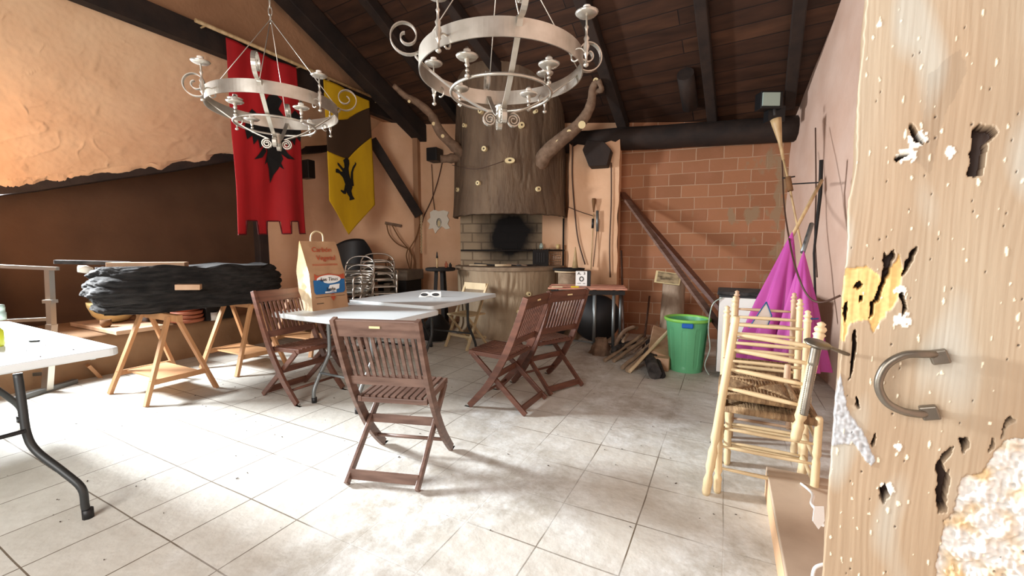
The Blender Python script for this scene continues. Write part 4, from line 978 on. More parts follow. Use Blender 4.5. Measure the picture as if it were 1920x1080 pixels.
ln.part('bars', mb, 'rope'); ln.part('base', MB().lathe([(.05, 0), (.05, .012)], lp, n=6), 'rope')
wb = atY(730, 585, 6.6); wb.z = 0
solo('white_box', MB().box((wb.x, wb.y, .38), (.1, .2, .76)), 'grey', 'narrow pale box beside the stacked aluminium chairs', 'box', wb, bevel=.005)
# rope on wall hook, wooden hook rail, chain
hk0 = onpl(722, 418, A_, V(.197, -.98, 0)); 
wn2 = (A_-B_).normalized(); wnn = V(wn2.y, -wn2.x, 0)   # into the room
def onfl(px, py, off=.03): return onpl(px, py, A_+wnn*off, wnn)
solo('hook_rail', MB().bar(onfl(722, 418), onfl(753, 424), .05, .05), 'branch', 'short wooden peg rail on the far wall holding the ropes', 'peg rail', onfl(722, 418), bevel=.005)
r_ = MB()
for path in ([(725, 420), (730, 440), (745, 457), (765, 466)], [(735, 422), (748, 445), (765, 466)], [(787, 420), (780, 445), (768, 466)], [(765, 466), (762, 480), (767, 500), (773, 516)], [(766, 466), (772, 482), (770, 505), (768, 520)], [(768, 466), (777, 490), (775, 518)]):
    r_.tube(catmull([onfl(x, y, .14) for x, y in path], 5), .011, 6)
solo('rope_coil', r_, 'rope', 'thin brown ropes looped from the wall pegs in the far left corner', 'rope', onfl(768, 520, .05))
ch = MB()
for k in range(26):
    p = atY(790, 405+k*2.7, 7.35); ax = V(1, 0, 0) if k % 2 else V(0, 1, 0)
    ch.tube([p+ax*math.cos(j*math.pi/4)*.014+UP*math.sin(j*math.pi/4)*.022 for j in range(9)], .006, 5, caps=False)
solo('chain', ch, 'cane', 'pale chain hanging from the foot of the diagonal brace', 'chain', atY(790, 405, 7.35))
# plaster patch with medallion
pts = []
for x, y in ((806, 398), (814, 393), (822, 396), (832, 394), (841, 397), (838, 405), (842, 412), (839, 420), (844, 428), (836, 430), (828, 424), (820, 432), (816, 438), (812, 428), (803, 430), (806, 420), (801, 414), (807, 408)): pts.append(onback(x, y, .03))
pl = Thing('plaster_patch', 'white flaked plaster patch on the wall left of the chimney', 'plaster patch', onback(822, 438, .01))
pl.part('patch', MB().prism(pts, BWN*.012), 'mortarpatch')
md_c = onback(823, 418, .03)
md = Thing('wall_medallion', 'small dark oval medallion in the middle of the white plaster patch', 'medallion', md_c)
md.part('rim', MB().prism([md_c+BWD*math.cos(k*math.pi/10)*.055+UP*math.sin(k*math.pi/10)*.085 for k in range(20)], BWN*.02), 'soot')
md.part('figure', MB().prism([md_c-BWN*.006+BWD*math.cos(k*math.pi/8)*.025+UP*(math.sin(k*math.pi/8)*.055-.01) for k in range(16)], BWN*.01), 'knot', label='pale figure')
# small black loudspeaker left of the trunk
sc = onback(815, 291, .15)
solo('loudspeaker', MB().box(sc, (.2, .22, .22), BWD, BWN), 'black', 'small black loudspeaker on the wall left of the chimney trunk', 'loudspeaker', sc, bevel=.01)
sc = onb(576, 318, -5.5)
solo('loudspeaker', MB().box(sc, (.12, .2, .26), e1, e2), 'black', 'small black loudspeaker in shade just right of the red banner', 'loudspeaker', sc, bevel=.01)
cbm = MB()
cbm.tube(catmull([onback(x, y, .03) for x, y in ((830, 300), (822, 335), (810, 372), (795, 405), (790, 425))], 5), .008, 5)
solo('wall_cable', cbm, 'cable', 'thin cable running from the left loudspeaker down towards the corner', 'cable', onback(790, 425, .03))
cbm = MB().tube(catmull([onback(x, y, .03) for x, y in ((809, 308), (811, 340), (812, 370), (815, 394))], 5), .006, 5)
solo('wall_cable', cbm, 'cable', 'thin cable dropping to the white plaster patch', 'cable', onback(815, 394, .03))
cbm = MB().tube(catmull([FC+V(-.9, -.1, 2.6), atY(860, 312, 6.0), atY(895, 317, 5.75), atY(945, 302, 5.72)], 5), .005, 5)
solo('wall_cable', cbm, 'cable', 'cable hanging across the front of the chimney trunk', 'cable', atY(895, 317, 5.75))

# ================================================================== CORNER BETWEEN HEARTH AND SIDE TABLE
# small stand left of the hearth
ss = atY(826, 507, 6.15); ss.z = 0
st = Thing('side_stand', 'small dark stand with a round top left of the hearth', 'stand', ss)
st.part('top', MB().lathe([(.2, .98), (.22, .99), (.22, 1.02), (.2, 1.03)], ss, n=24), 'soot')
for k, (dx, dy) in enumerate(((-.12, -.02), (.05, -.1), (.08, .1))): st.part('leg', MB().bar(ss+V(dx*1.0, dy, 0), ss+V(dx*.5, dy*.5, .99), .05, .035, V(0, 1, 0)), 'soot')
tq = ss+V(-.03, -.1, 1.03); tk = Thing('candlestick', 'tall slim dark-tipped taper standing on the round stand', 'candle', tq)
tk.part('stem', MB().tube([tq, tq+UP*.14], .014, 8), 'bamboo'); tk.part('tip', MB().tube([tq+UP*.14, tq+UP*.23], [.016, .006], 8), 'black', label='black tip')
for dx, h, lb, mt in ((.09, .09, 'small brown bottle on the round stand', 'terra'), (.15, .07, 'tiny dark bottle at the right of the round stand', 'soot')):
    p = ss+V(dx, -.03, 1.03); solo('bottle', MB().lathe([(.022, 0), (.024, h*.6), (.01, h*.75), (.01, h)], p, n=12), mt, lb, 'bottle', p)
# spool / stump with tray right of the hearth
sp = atY(1066, 525, 5.95); sp.z = 0
sd = Thing('cable_spool', 'wooden stump with a dark tray on top right of the hearth', 'stump', sp)
sd.part('core', MB().lathe([(.15, 0), (.15, .98)], sp, n=20), 'firewood'); sd.part('rim', MB().lathe([(.2, .97), (.2, .995)], sp, n=20), 'stick', label='pale rim'); sd.part('tray', MB().lathe([(.22, .995), (.23, 1.03), (.2, 1.03), (.19, 1.0)], sp, n=24), 'soot', label='dark tray')
cn = sp+V(.1, .05, 1.03); solo('candle_cone', MB().lathe([(.045, 0), (.006, .3)], cn, n=14), 'bamboo', 'slim pale cone standing on the dark tray right of the hearth', 'cone', cn)
# slatted side table
tz = .80; s0 = V(.98, 5.42, 0)
sdt = Thing('side_table', 'weathered side table with pinkish slats in front of the orange pilaster', 'table', s0)
tx = V(.985, -.17, 0).normalized(); ty = V(.17, .985, 0)
for k in range(5):
    for sg in (-1, 1):
        c = s0+ty*(-.24+k*.12)+tx*sg*.24+UP*(tz+.008*((k+sg) % 2))
        sdt.part('slat', MB().box(c, (.49, .105, .02), tx, ty), 'pinkwood', bevel=.002)
for sx, sy in ((.1, -.22), (.33, -.22), (.1, .2), (.45, .2), (-.4, .2)):
    p = s0+tx*sx+ty*sy; sdt.part('leg', MB().tube([V(p.x, p.y, tz-.01), V(p.x, p.y, 0)], .02, 8), 'steel')
sdt.part('crossbar', MB().tube([s0+tx*-.3+ty*-.1+UP*.12, s0+tx*.45+ty*-.22+UP*.10], .012, 6), 'steel')
sdt.part('apron', MB().bar(s0+tx*-.45+ty*-.25+UP*(tz-.04), s0+tx*.46+ty*-.25+UP*(tz-.04), .02, .05), 'soot')
rp = atY(1090, 531, 5.38); rp.z = tz+.02
rd = Thing('radio', 'small black and white radio box on the slatted side table', 'radio', rp)
rd.part('case', MB().box(rp+V(.035, .06, .1), (.19, .13, .2), tx, ty), 'black', bevel=.006)
fo_ = rp+V(.0, -.007, .1)-tx*.0
rd.part('front_panel', MB().box(rp+V(.018, -.008, .1)-tx*.02, (.145, .008, .19), tx, ty), 'white', label='white front panel')
pf = rp+V(.018, -.013, .1)-tx*.02
rd.part('dial', MB().tube([pf+tx*math.cos(k*math.pi/8)*.024+UP*(math.sin(k*math.pi/8)*.028-.005) for k in range(17)], .006, 6, caps=False), 'black', label='black ring')
rd.part('lettering', text_mesh('A.', .05, pf+UP*.065-tx*.03-ty*.002, tx, UP), 'black'); rd.part('lettering', text_mesh('3', .05, pf+UP*.065+tx*.035-ty*.002, tx, UP), 'black')
rd.part('lettering', MB().box(pf-UP*.062-tx*.03, (.045, .003, .006), tx, ty).box(pf-UP*.064+tx*.035, (.03, .003, .006), tx, ty), 'black')
for px, lb, mt in ((1078, 'yellowish crumpled wrapper in front of the radio', 'yellowtoy'), (1045, 'thin yellow strip at the left of the slatted side table', 'stick')):
    p = atY(px, 540, 5.2); p.z = tz+.02
    solo('wrapper', MB().box(p+UP*.008, (.14 if px == 1045 else .1, .05, .016), tx, ty), mt, lb, 'wrapper', p, bevel=.004)
# black round lid / gong leaning under the side table
dc = atY(1118, 602, 5.75); dn = V(-.15, -1, .12).normalized()
solo('round_lid', MB().lathe([(.33, 0), (.33, .02), (.31, .05), (.02, .09)], V(dc.x, dc.y, .345), ax=dn, n=40), 'black', 'large round black lid leaning beneath the slatted side table', 'lid', V(dc.x, dc.y, 0.02))
p = atY(1030, 612, 5.6); p.z = 0
bk = MB()
def blob(u, v):
    t = 2*math.pi*u; ph = math.pi*v; r = .2+.05*nz((math.cos(t)*2, math.sin(t)*2, v*4)); return p+V(math.cos(t)*math.sin(ph)*r*1.1, math.sin(t)*math.sin(ph)*r, .2-.2*math.cos(ph)*1.0)
solo('black_sack', MB().grid(blob, 30, 20), 'black', 'slumped black sack on the floor between the hearth and the side table', 'sack', p, recalc=False)
# toys and clutter under the far table
for px, py, mt, lb in ((832, 605, 'yellowtoy', 'small yellow toy on the floor left of the white folding chair'), (806, 598, 'pinkflower', 'small pink toy on the floor under the far white table'), (818, 590, 'soot', 'dark lump of clutter on the floor under the far white table')):
    p = atY(px, py, 5.9); p.z = 0; 
    solo('toy' if mt != 'soot' else 'clutter_heap', MB().lathe([(.01, 0), (.09, .01), (.1, .1), (.05, .17), (.01, .19)] if mt != 'soot' else [(.02, 0), (.2, .02), (.2, .2), (.08, .36), (.01, .38)], p, n=9), mt, lb, 'toy' if mt != 'soot' else 'clutter', p)
# cables and torch on the pilaster
def pilc(path, r, lb, m='cable', off=.36, name='wall_cable'):
    solo(name, MB().tube(catmull([onback(x, y, off) for x, y in path], 5), r, 6), m, lb, 'cable', onback(*path[-1], off))
pilc([(1074, 268), (1073, 330), (1078, 400), (1084, 450), (1097, 496)], .010, 'brown cable looping down the left side of the orange pilaster')
pilc([(1146, 305), (1146, 380), (1143, 460), (1144, 520)], .009, 'straight cable down the right side of the orange pilaster')
pilc([(1065, 388), (1085, 396), (1112, 405)], .006, 'thin wire crossing from the chimney to the pilaster torch')
tc_ = Thing('bamboo_torch', 'slim garden torch leaning against the orange pilaster behind the radio', 'torch', onback(1108, 500, .40))
tc_.part('pole', MB().tube([onback(1108, 505, .42), onback(1113, 400, .38)], .008, 6), 'bamboo')
tc_.part('basket', MB().lathe([(.008, 0), (.03, .16), (.028, .2)], onback(1113, 398, .38), n=10), 'rope')
tc_.part('grip', MB().tube([onback(1111, 428, .39), onback(1112, 410, .39)], .018, 8), 'black')
t2_ = Thing('wall_spindle', 'dark grey spindle beside the torch on the orange pilaster', 'spindle', onback(1120, 434, .38))
t2_.part('grip', MB().tube([onback(1120, 434, .38), onback(1120, 395, .38)], .02, 8), 'steel'); t2_.part('tail', MB().tube([onback(1119, 434, .38), onback(1112, 500, .38)], .006, 6), 'cable')

# ================================================================== RIGHT BACK : braces, log, firewood, bucket, appliance
P0b = onback(1166, 362, .05); P1b = atY(1338, 562, 4.95)
dd = (P1b-P0b).normalized(); e_ = P1b+dd*.6
solo('leaning_board', MB().bar(P0b, e_, .10, .045), 'chairwood', 'reddish-brown board leaning diagonally across the brick wall, the upper of the two', 'board', e_)
P0c = onback(1170, 378, .12)+V(0, -.16, 0); P1c = atY(1312, 562, 4.65)
solo('leaning_board', MB().bar(P0c, P1c+(P1c-P0c).normalized()*.5, .08, .035), 'chairwood_grey', 'thinner greyish board leaning across the brick wall just below the other', 'board', P1c)
lg = atY(1256, 640, 5.35); lg.z = 0; ltop = atY(1264, 528, 5.6)
gt = MB(); n = 14
pts = [lg.lerp(ltop, k/10) for k in range(11)]
solo('log', gt.tube(pts, [.145+.008*nz((k*.7, 3, 0)) for k in range(11)], 18), 'log', 'upright grey-brown log leaning against the brick wall', 'log', lg)
f0 = atY(1228, 528, 5.42)
sg = Thing('picture', 'small framed old print tilted on top of the upright log', 'picture', ltop)
c0_, c1_, c2_, c3_ = atY(1227, 529, 5.45), atY(1274, 535, 5.40), atY(1278, 514, 5.45), atY(1231, 507, 5.5)
sn = (c1_-c0_).cross(c3_-c0_).normalized()
sg.part('frame', MB().prism([c0_, c1_, c2_, c3_], sn*-.02), 'knot')
ins = lambda p: p.lerp((c0_+c1_+c2_+c3_)/4, .14)
sg.part('print', MB().prism([ins(q)+sn*.004 for q in (c0_, c1_, c2_, c3_)], sn*.002), 'photo', label='faded brown print')
fs_ = [((1133, 676), (1205, 628), .022, 'firewood', 'long split stick at the left front of the firewood heap'), ((1150, 677), (1212, 634), .022, 'firewood', 'second split stick from the left in the firewood heap'),
 ((1166, 690), (1227, 640), .024, 'firewood', 'flat grey stick in the middle of the firewood heap'), ((1176, 694), (1232, 650), .03, 'firewood', 'broad rough board piece in the middle of the firewood heap'),
 ((1180, 697), (1262, 612), .020, 'stick', 'pale round peeled pole leaning over the firewood towards the green bin'), ((1156, 640), (1192, 614), .024, 'branch', 'curved grey branch at the back of the firewood heap'),
 ((1168, 640), (1177, 627), .02, 'firewood', 'short stub at the back of the firewood heap'), ((1188, 660), (1228, 624), .014, 'branch', 'thin dark twig rising out of the firewood heap'),
 ((1221, 652), (1212, 632), .014, 'stick', 'short pale peg crossing the peeled pole'), ((1150, 655), (1190, 640), .03, 'ash', 'dark piece of wood inside the firewood heap')]
for i, (p, q, r, mt, lb) in enumerate(fs_):
    A = onz(*p, r) if p[1] > 670 else atY(*p, 4.75); B = atY(*q, A.y+.45)
    pts = [A.lerp(B, k/6)+V(.0, 0, .012*nz((k*1.3, i, 0))) for k in range(7)]
    if i == 5: pts = catmull([atY(1152, 655, 4.9), atY(1160, 635, 4.95), atY(1172, 620, 5.0), atY(1190, 613, 5.05)], 4)
    solo('firewood_stick', MB().tube(pts, [r*(1+.15*nz((k, i, 3))) for k in range(len(pts))], 6), mt, lb, 'firewood', A, 'firewood heap by the brick wall')
for px, py, r, hh, lb in ((1130, 668, .13, .2, 'rough bark-covered stump at the left end of the firewood heap'), (1168, 660, .09, .13, 'small dark stump low in the middle of the firewood heap')):
    p = onz(px, py, 0)+V(0, .12, 0)
    def st_(u, v, p=p, r=r, hh=hh): t = 2*math.pi*u; k = r*(1-.45*v)*(1+.35*nz((math.cos(t)*2, math.sin(t)*2, v*3+r*9))); return p+V(math.cos(t)*k, math.sin(t)*k, hh*v*(1+.2*nz((t, 0, 1))))
    mb = MB().grid(st_, 24, 8); top = [st_(i/24, 1) for i in range(24)]; mb.add(top, [tuple(range(24))])
    solo('stump', mb, 'ash' if px == 1168 else 'branch', lb, 'stump', p, recalc=False)
lgp = [onz(1228, 700, .065), onz(1218, 672, .065)+V(0, .1, .06)]
solo('charred_log', MB().tube([lgp[0], lgp[0].lerp(lgp[1], .5), lgp[1]], [.065, .062, .055], 12), 'ash', 'short grey charred log with its sawn end towards the camera', 'log', lgp[0])
solo('charred_log', MB().tube([onz(1242, 704, .04), onz(1222, 668, .04)+V(0, .1, .14)], [.035, .045], 9), 'soot', 'black burnt branch lying on the charred log', 'log', onz(1242, 704, .04))
blk = [onz(1228, 672, 0), onz(1258, 690, 0), onz(1258, 660, 0)]
solo('wood_board', MB().bar(onz(1240, 690, 0)+UP*.14, onz(1246, 664, 0)+UP*.30, .30, .03, V(0, -1, 1)), 'plank', 'pale square board leaning beside the green bin', 'board', onz(1240, 690, 0))
solo('wood_block', MB().box(onz(1243, 697, 0)+V(0, .1, .07), (.2, .14, .14), e2, e1), 'plank', 'pale wooden block on the floor under the leaning board', 'block', onz(1243, 697, 0), bevel=.01)
for (x0, y0, x1, y1, Y0, Y1, lb) in ((1169, 620, 1165, 470, 5.2, 5.9, 'thin grey broom handle against the edge of the pilaster'), (1209, 628, 1218, 556, 5.2, 5.9, 'short dark handle leaning on the bricks left of the log')):
    A = atY(x0, y0, Y0); A.z = max(A.z, .0); B = atY(x1, y1, Y1); A = A+(A-B).normalized()*.0
    g0 = A+(A-B)*(A.z/(B.z-A.z)) if B.z > A.z else A
    solo('tool_handle', MB().tube([g0, B], .014, 8), 'cable', lb, 'handle', g0)
# green bin
gb = V(1.885, 4.42, 0); 
bn = Thing('plastic_bin', 'tall green plastic bin with a blue grip by the white appliance', 'bin', gb)
def binf(u, v):
    t = 2*math.pi*u; r = .165+.05*v; r -= .010*(1 if (math.cos(t*9) > .55 and .12 < v < .82) else 0)
    return gb+V(math.cos(t)*r, math.sin(t)*r, .56*v)
mb = MB().grid(binf, 144, 24); mb.lathe([(.001, .005), (.163, .0)], gb, n=40, caps=False); mb.lathe([(.16, .02), (.208, .555)], gb, n=48, caps=False)
bn.part('body', mb, 'green', recalc=False)
bn.part('rim', MB().lathe([(.212, .535), (.232, .54), (.236, .565), (.226, .572), (.205, .565), (.205, .55)], gb, n=48, caps=False), 'greenlip', label='lime rim')
an = math.radians(-112); gp_ = gb+V(math.cos(an)*.232, math.sin(an)*.232, .515); gt_ = V(-math.sin(an), math.cos(an), 0)
bn.part('grip', MB().box(gp_, (.11, .03, .05), gt_, V(math.cos(an), math.sin(an), 0)), 'blue', bevel=.01, label='blue grip')
# white appliance
ap = V(2.06, 4.16, 0)+e2*.0
aw, ad, ah = .52, .5, .86
ac = ap+e2*(aw/2+.02)+e1*(ad/2)
apl = Thing('appliance', 'white domestic appliance with a black lid against the right wall', 'appliance', ac)
apl.part('body', MB().box(ac+UP*(.04+ah/2-.02), (aw, ad, ah-.06), e2, e1), 'black', bevel=.012, label='black side panels')
apl.part('front_panel', MB().box(ac-e1*(ad/2+.008)+UP*(.04+ah/2-.03), (aw-.01, .02, ah-.1), e2, e1), 'white', bevel=.006, label='white front')
apl.part('lid', MB().box(ac+UP*(ah+.0), (aw+.03, ad+.03, .035), e2, e1), 'ash', bevel=.008, label='dark worn lid')
for s in (-1, 1):
    for q in (-1, 1): apl.part('foot', MB().lathe([(.02, 0), (.02, .06)], ac+e2*s*.2+e1*q*.2, n=10), 'black')
cbp = catmull([ap+V(-.02, -.02, .82)+e2*.06, ap+V(-.05, -.02, .74), ap+V(-.07, 0, .5), ap+V(-.06, -.03, .3), ap+V(-.09, .0, .12), ap+V(-.05, -.02, .02)], 6)
apl.part('power_cord', MB().tube(cbp, .006, 6), 'glass', label='grey power cord')

# ================================================================== MAGENTA GOWN, POLES
gw = Thing('gown', 'magenta costume cloth with a white triangle hanging against the right wall', 'costume cloth', atY(1460, 690, 3.45))
def lobe(peak, base_c, bw_, bd_, sd, hz_):
    def f(u, v):
        t = 2*math.pi*u; k = v**.85
        c = peak.lerp(base_c, v); fold = 1+.16*math.sin(t*6+sd)*min(1, v*2)+.10*math.sin(t*11+sd*2)*v+.1*nz((math.cos(t), math.sin(t), v*2+sd))
        return c + e2*(math.cos(t)*bw_*k*fold) + e1*(math.sin(t)*bd_*k*fold)
    return f
pk1 = atY(1486, 434, 3.42); pk2 = atY(1507, 470, 3.3)
bc1 = atY(1432, 686, 3.3); bc2 = atY(1498, 690, 3.12)
g1 = gw.part('cloth', MB().grid(lobe(pk1, bc1, .24, .13, 0, 0), 110, 50), 'magenta', recalc=False)
g2 = gw.part('cloth', MB().grid(lobe(pk2, bc2, .17, .13, 2, 0), 110, 50), 'magenta', recalc=False)
tri = [atY(1436, 570, 3.10), atY(1446, 606, 3.10), atY(1440, 616, 3.10), atY(1404, 616, 3.10), atY(1412, 600, 3.10)]
tri = [(1437, 566), (1447, 592), (1439, 612), (1404, 615)]
gw.part('white_patch', MB().prism([atY(x, y, 2.96) for x, y in tri], V(0, -.004, 0)), 'white', label='white pointed patch')
gw.part('patch_outline', MB().tube([atY(x, y, 2.95) for x, y in tri]+[atY(*tri[0], 2.95)], .004, 5), 'inkblue', label='dark blue outline')
gw.part('trim_band', MB().tube(catmull([atY(1518, 597, 3.02), atY(1526, 598, 3.02), atY(1534, 597, 3.03)], 3), .006, 5), 'inkblue', label='dark band')
def pole(p, q, r, m, lb, name='pole', extra=None):
    t = Thing(name, lb, 'pole' if name == 'pole' else 'torch', q); t.part('shaft', MB().tube([p, q], r, 8), m); return t
pole(atY(1541, 338, 3.72), atY(1484, 445, 3.45), .014, 'bamboo', 'pale pole slanting down into the peak of the magenta cloth')
pole(atY(1522, 420, 3.5), atY(1505, 473, 3.32), .018, 'steel', 'short grey pole end sticking out of the magenta cloth')
tb = Thing('bamboo_torch', 'bamboo garden torch with a woven head leaning in the back right corner', 'torch', atY(1520, 620, 3.9))
Pt, Pb = atY(1478, 338, 4.35), atY(1503, 465, 4.1)
tb.part('pole', MB().tube([atY(1469, 300, 4.42), Pt, Pb, atY(1530, 600, 3.8)], .010, 8), 'bamboo')
tb.part('basket', MB().lathe([(.014, 0), (.02, .2), (.045, .38), (.052, .44)], atY(1469, 300, 4.42), ax=(atY(1453, 216, 4.5)-atY(1469, 300, 4.42)), n=14), 'bamboo', label='woven bamboo head')
tb.part('grip', MB().tube([atY(1477, 332, 4.34), atY(1482, 358, 4.3)], .028, 10), 'rope', label='dark sleeve'); tb.part('collar', MB().tube([atY(1468, 334, 4.34), atY(1490, 331, 4.36)], .008, 6), 'soot')
tb.part('wick', MB().tube([atY(1453, 216, 4.5), atY(1452, 205, 4.52)], .014, 8), 'ash')
t4 = Thing('iron_rod', 'thin dark torch rod standing against the pink wall', 'rod', atY(1526, 480, 3.75))
t4.part('rod', MB().tube([atY(1540, 300, 3.85), atY(1538, 362, 3.85), atY(1526, 475, 3.6), atY(1530, 600, 3.5)], [.016, .016, .009, .009], 8), 'soot')
t4.part('crossbar', MB().tube([atY(1486, 345, 4.2), atY(1540, 342, 3.85)], .007, 6), 'soot')
solo('hanging_cable', MB().tube(catmull([atY(1466, 285, 4.6), atY(1470, 380, 4.2), atY(1482, 460, 3.3), atY(1496, 515, 3.0), atY(1515, 555, 2.9), atY(1540, 567, 2.8), atY(1576, 554, 2.75)], 6), .007, 6), 'cable', 'brown cable sagging in front of the magenta cloth', 'cable', atY(1496, 515, 3.0))
solo('hanging_cable', MB().tube(catmull([atY(1529, 240, 4.35), atY(1530, 360, 3.9), atY(1528, 440, 3.7), atY(1532, 520, 3.6)], 6), .006, 6), 'cable', 'thin cable hanging straight down the pink wall', 'cable', atY(1532, 520, 3.6))
# floodlight on the eave beam
fc = onback(1446, 186, .75)
fd = Thing('floodlight', 'small floodlight with a square glass under the roof at the right', 'floodlight', fc)
fd.part('housing', MB().box(fc+V(.02, .08, 0), (.26, .14, .2)), 'black', bevel=.01); fd.part('glass', MB().box(fc+V(-.0, .0, -.0), (.2, .02, .15)), 'glass', label='pale square glass')
fd.part('bracket', MB().box(fc+V(.12, .12, -.14), (.2, .1, .18)), 'black')

# ================================================================== RUSH CHAIRS
def turned(mb, p, q, r, rings=(), finial=False):
    p, q = Vector(p), Vector(q); L = (q-p).length; prof = [(r*.8, 0), (r, .02)]
    zs = [k*L/24 for k in range(1, 24)]
    for z in zs:
        rr = r*(1-.12*z/L)
        for c in rings:
            if abs(z-c) < L/40: rr *= .72
            elif abs(z-c) < L/18: rr *= 1.12
        prof.append((rr, z))
    if finial: prof += [(r*.9, L-.07), (r*1.15, L-.06), (r*.6, L-.048), (r*1.1, L-.035), (r*.55, L-.022), (r*.8, L-.01), (r*.2, L)]
    else: prof += [(r*.86, L-.01), (r*.6, L)]
    prof = sorted(prof, key=lambda x: x[1]); mb.lathe(prof, p, ax=(q-p), n=14); return mb
def rung(p, q, r=.010):
    p, q = Vector(p), Vector(q); return MB().tube([p.lerp(q, k/6) for k in range(7)], [r*.6, r*.95, r*1.1, r*1.2, r*1.1, r*.95, r*.6], 8)
def rushseat(t, x0, x1, y0, y1, z, nm='seat'):
    def f(u, v):
        x = x0+(x1-x0)*u; y = y0+(y1-y0)*v; du, dv = abs(u-.5)*2, abs(v-.5)*2
        h = .022*(1-max(du, dv)**6)-.016*max(0, 1-abs(du-dv)*7)+.004*math.sin((x if dv > du else y)*420)
        return V(x, y, z+h)
    mb = MB().grid(f, 60, 60)
    mb.tube([V(x0, y0, z), V(x1, y0, z)], .02, 8).tube([V(x0, y1, z), V(x1, y1, z)], .02, 8).tube([V(x0, y0, z), V(x0, y1, z)], .02, 8).tube([V(x1, y0, z), V(x1, y1, z)], .02, 8)
    return t.part(nm, mb, 'rush', local=True, recalc=False)
RG = 'rush-seated chairs stacked by the door'
def rush_chair(label, loc, rz, m='cane', zb=0.0, H_=.96, tilt=0, shortright=0.0, front=True, w=.44, dpt=.36):
    t = Thing('rush_chair', label, 'chair', loc, rz, RG)
    x = w/2
    for s in (-1, 1):
        z0 = shortright if s > 0 else 0
        t.part('back_post', turned(MB(), V(s*x, 0, z0), V(s*x-.01*s+tilt, -.06, H_), .020, (.10, .24), s > 0 or front), m, local=True)
        if front: t.part('front_leg', turned(MB(), V(s*x, dpt, 0), V(s*x, dpt, .5), .019, (.1, .3)), m, local=True)
    for z in (.52, .63, .74, .85): 
        y = -.06*z/H_
        t.part('back_rung', rung(V(-x, y, z), V(x, y, z)), m, local=True)
    rushseat(t, -x+.01, x-.01, .01, dpt-.0, .47)
    if front:
        for z in (.12, .24, .34):
            t.part('rung', rung(V(-x, 0, z), V(x, 0, z), .009), m, local=True); t.part('rung', rung(V(-x, dpt, z+.02), V(x, dpt, z+.02), .009), m, local=True)
            t.part('rung', rung(V(-x, 0, z+.03), V(-x, dpt, z+.03), .009), m, local=True); t.part('rung', rung(V(x, 0, z+.03), V(x, dpt, z+.03), .009), m, local=True)
    return t
F0, F1 = V(1.10, 2.12, 0), V(1.53, 2.05, 0)
F1 = F0+e2*.42*1.0
dir_b = -e1
# lower chair faces the camera, standing on the floor
cx = (F0+F1)/2
rush_chair('pale rush-seated chair standing on the floor, lower one of the nearest stack', cx+e1*.36, face((-e1.x, -e1.y)), w=.42)
# upper chair of the stack: back towards the camera, its right post ends on the lower seat
Q0 = V(1.035, 2.10, 0)
uc = Thing('rush_chair', 'pale wooden ladder-back chair with a rush seat hooked over the front of the nearest stack', 'chair', Q0, RZ, RG)
tl = .035; hw = .40; hz2 = .97
lp0, lp1 = V(-.005, 0, 0), V(tl+.06, -.02, hz2)
rp0, rp1 = V(hw-.035, -.05, .40), V(hw+.04, -.03, hz2)
uc.part('back_post', turned(MB(), lp0, lp1, .021, (.12, .28)), 'cane', local=True)
uc.part('back_post', turned(MB(), rp0, rp1, .023, (.10,), True), 'cane', local=True)
for z in (.60, .70, .80, .88):
    a = lp0.lerp(lp1, z/hz2); b = rp0.lerp(rp1, (z-.03-.4)/(hz2-.4)); uc.part('back_rung', rung(a, b, .011), 'cane', local=True)
rushseat(uc, .05, hw-.03, .03, .36, .545)
for xx in (.06, hw-.03): uc.part('seat_stub', turned(MB(), V(xx, .38, .50), V(xx, .38, .66), .018, ()), 'canegrey', local=True)
for (a, b, lb) in ((2.98, .30, 'greyed rush-seated chair behind the nearest stack against the pink wall'), (3.4, .32, 'rearmost rush-seated chair next to the magenta cloth')):
    rush_chair(lb, AB(a+.1, b-.05), face((-e1.x, -e1.y)), 'canegrey' if a > 3.2 else 'cane', H_=.99, w=.38, dpt=.34)
# ================================================================== STEP, CORD, DOOR
bx0 = onz(1434, 958, 0); st0 = AB(2.64, .235); 
mb = MB(); a_n, a_f = 1.0, 2.5
stp = Thing('step', 'low grey wooden step box along the foot of the right wall', 'step', AB(1.9, .45))
stp.part('top', MB().box(AB((a_n+a_f)/2, .455, .135), (.43, a_f-a_n, .03), e2, e1), 'stepwood', bevel=.004)
stp.part('side', MB().box(AB((a_n+a_f)/2, .25, .06), (.02, a_f-a_n-.01, .12), e2, e1), 'stepside', label='paler side board')
stp.part('end', MB().box(AB(a_f-.02, .455, .06), (.41, .02, .12), e2, e1), 'stepside')
ctp = catmull([atY(1500, 905, 2.0), atY(1523, 925, 1.6), atY(1522, 945, 1.45), atY(1538, 962, 1.35), atY(1542, 985, 1.3)], 6)
cpt = [V(p.x, p.y, max(p.z, .17)) for p in ctp]
cd_ = Thing('cord', 'white cord with a small paper tag hanging by the door edge', 'cord', cpt[-1])
cd_.part('cord', MB().tube(ctp, .006, 6), 'white')
tg = atY(1537, 966, 1.3); cd_.part('tag', MB().prism([tg+V(-.02, 0, .03), tg+V(.012, 0, .03), tg+V(.018, 0, -.02), tg+V(.0, 0, -.05), tg+V(-.022, 0, -.02)], V(0, .002, 0)), 'white', label='white tag')
cd_.part('tail', MB().tube(catmull([atY(1523, 1085, 1.2), atY(1528, 1065, 1.2), atY(1545, 1058, 1.2)], 5), .005, 6), 'white')

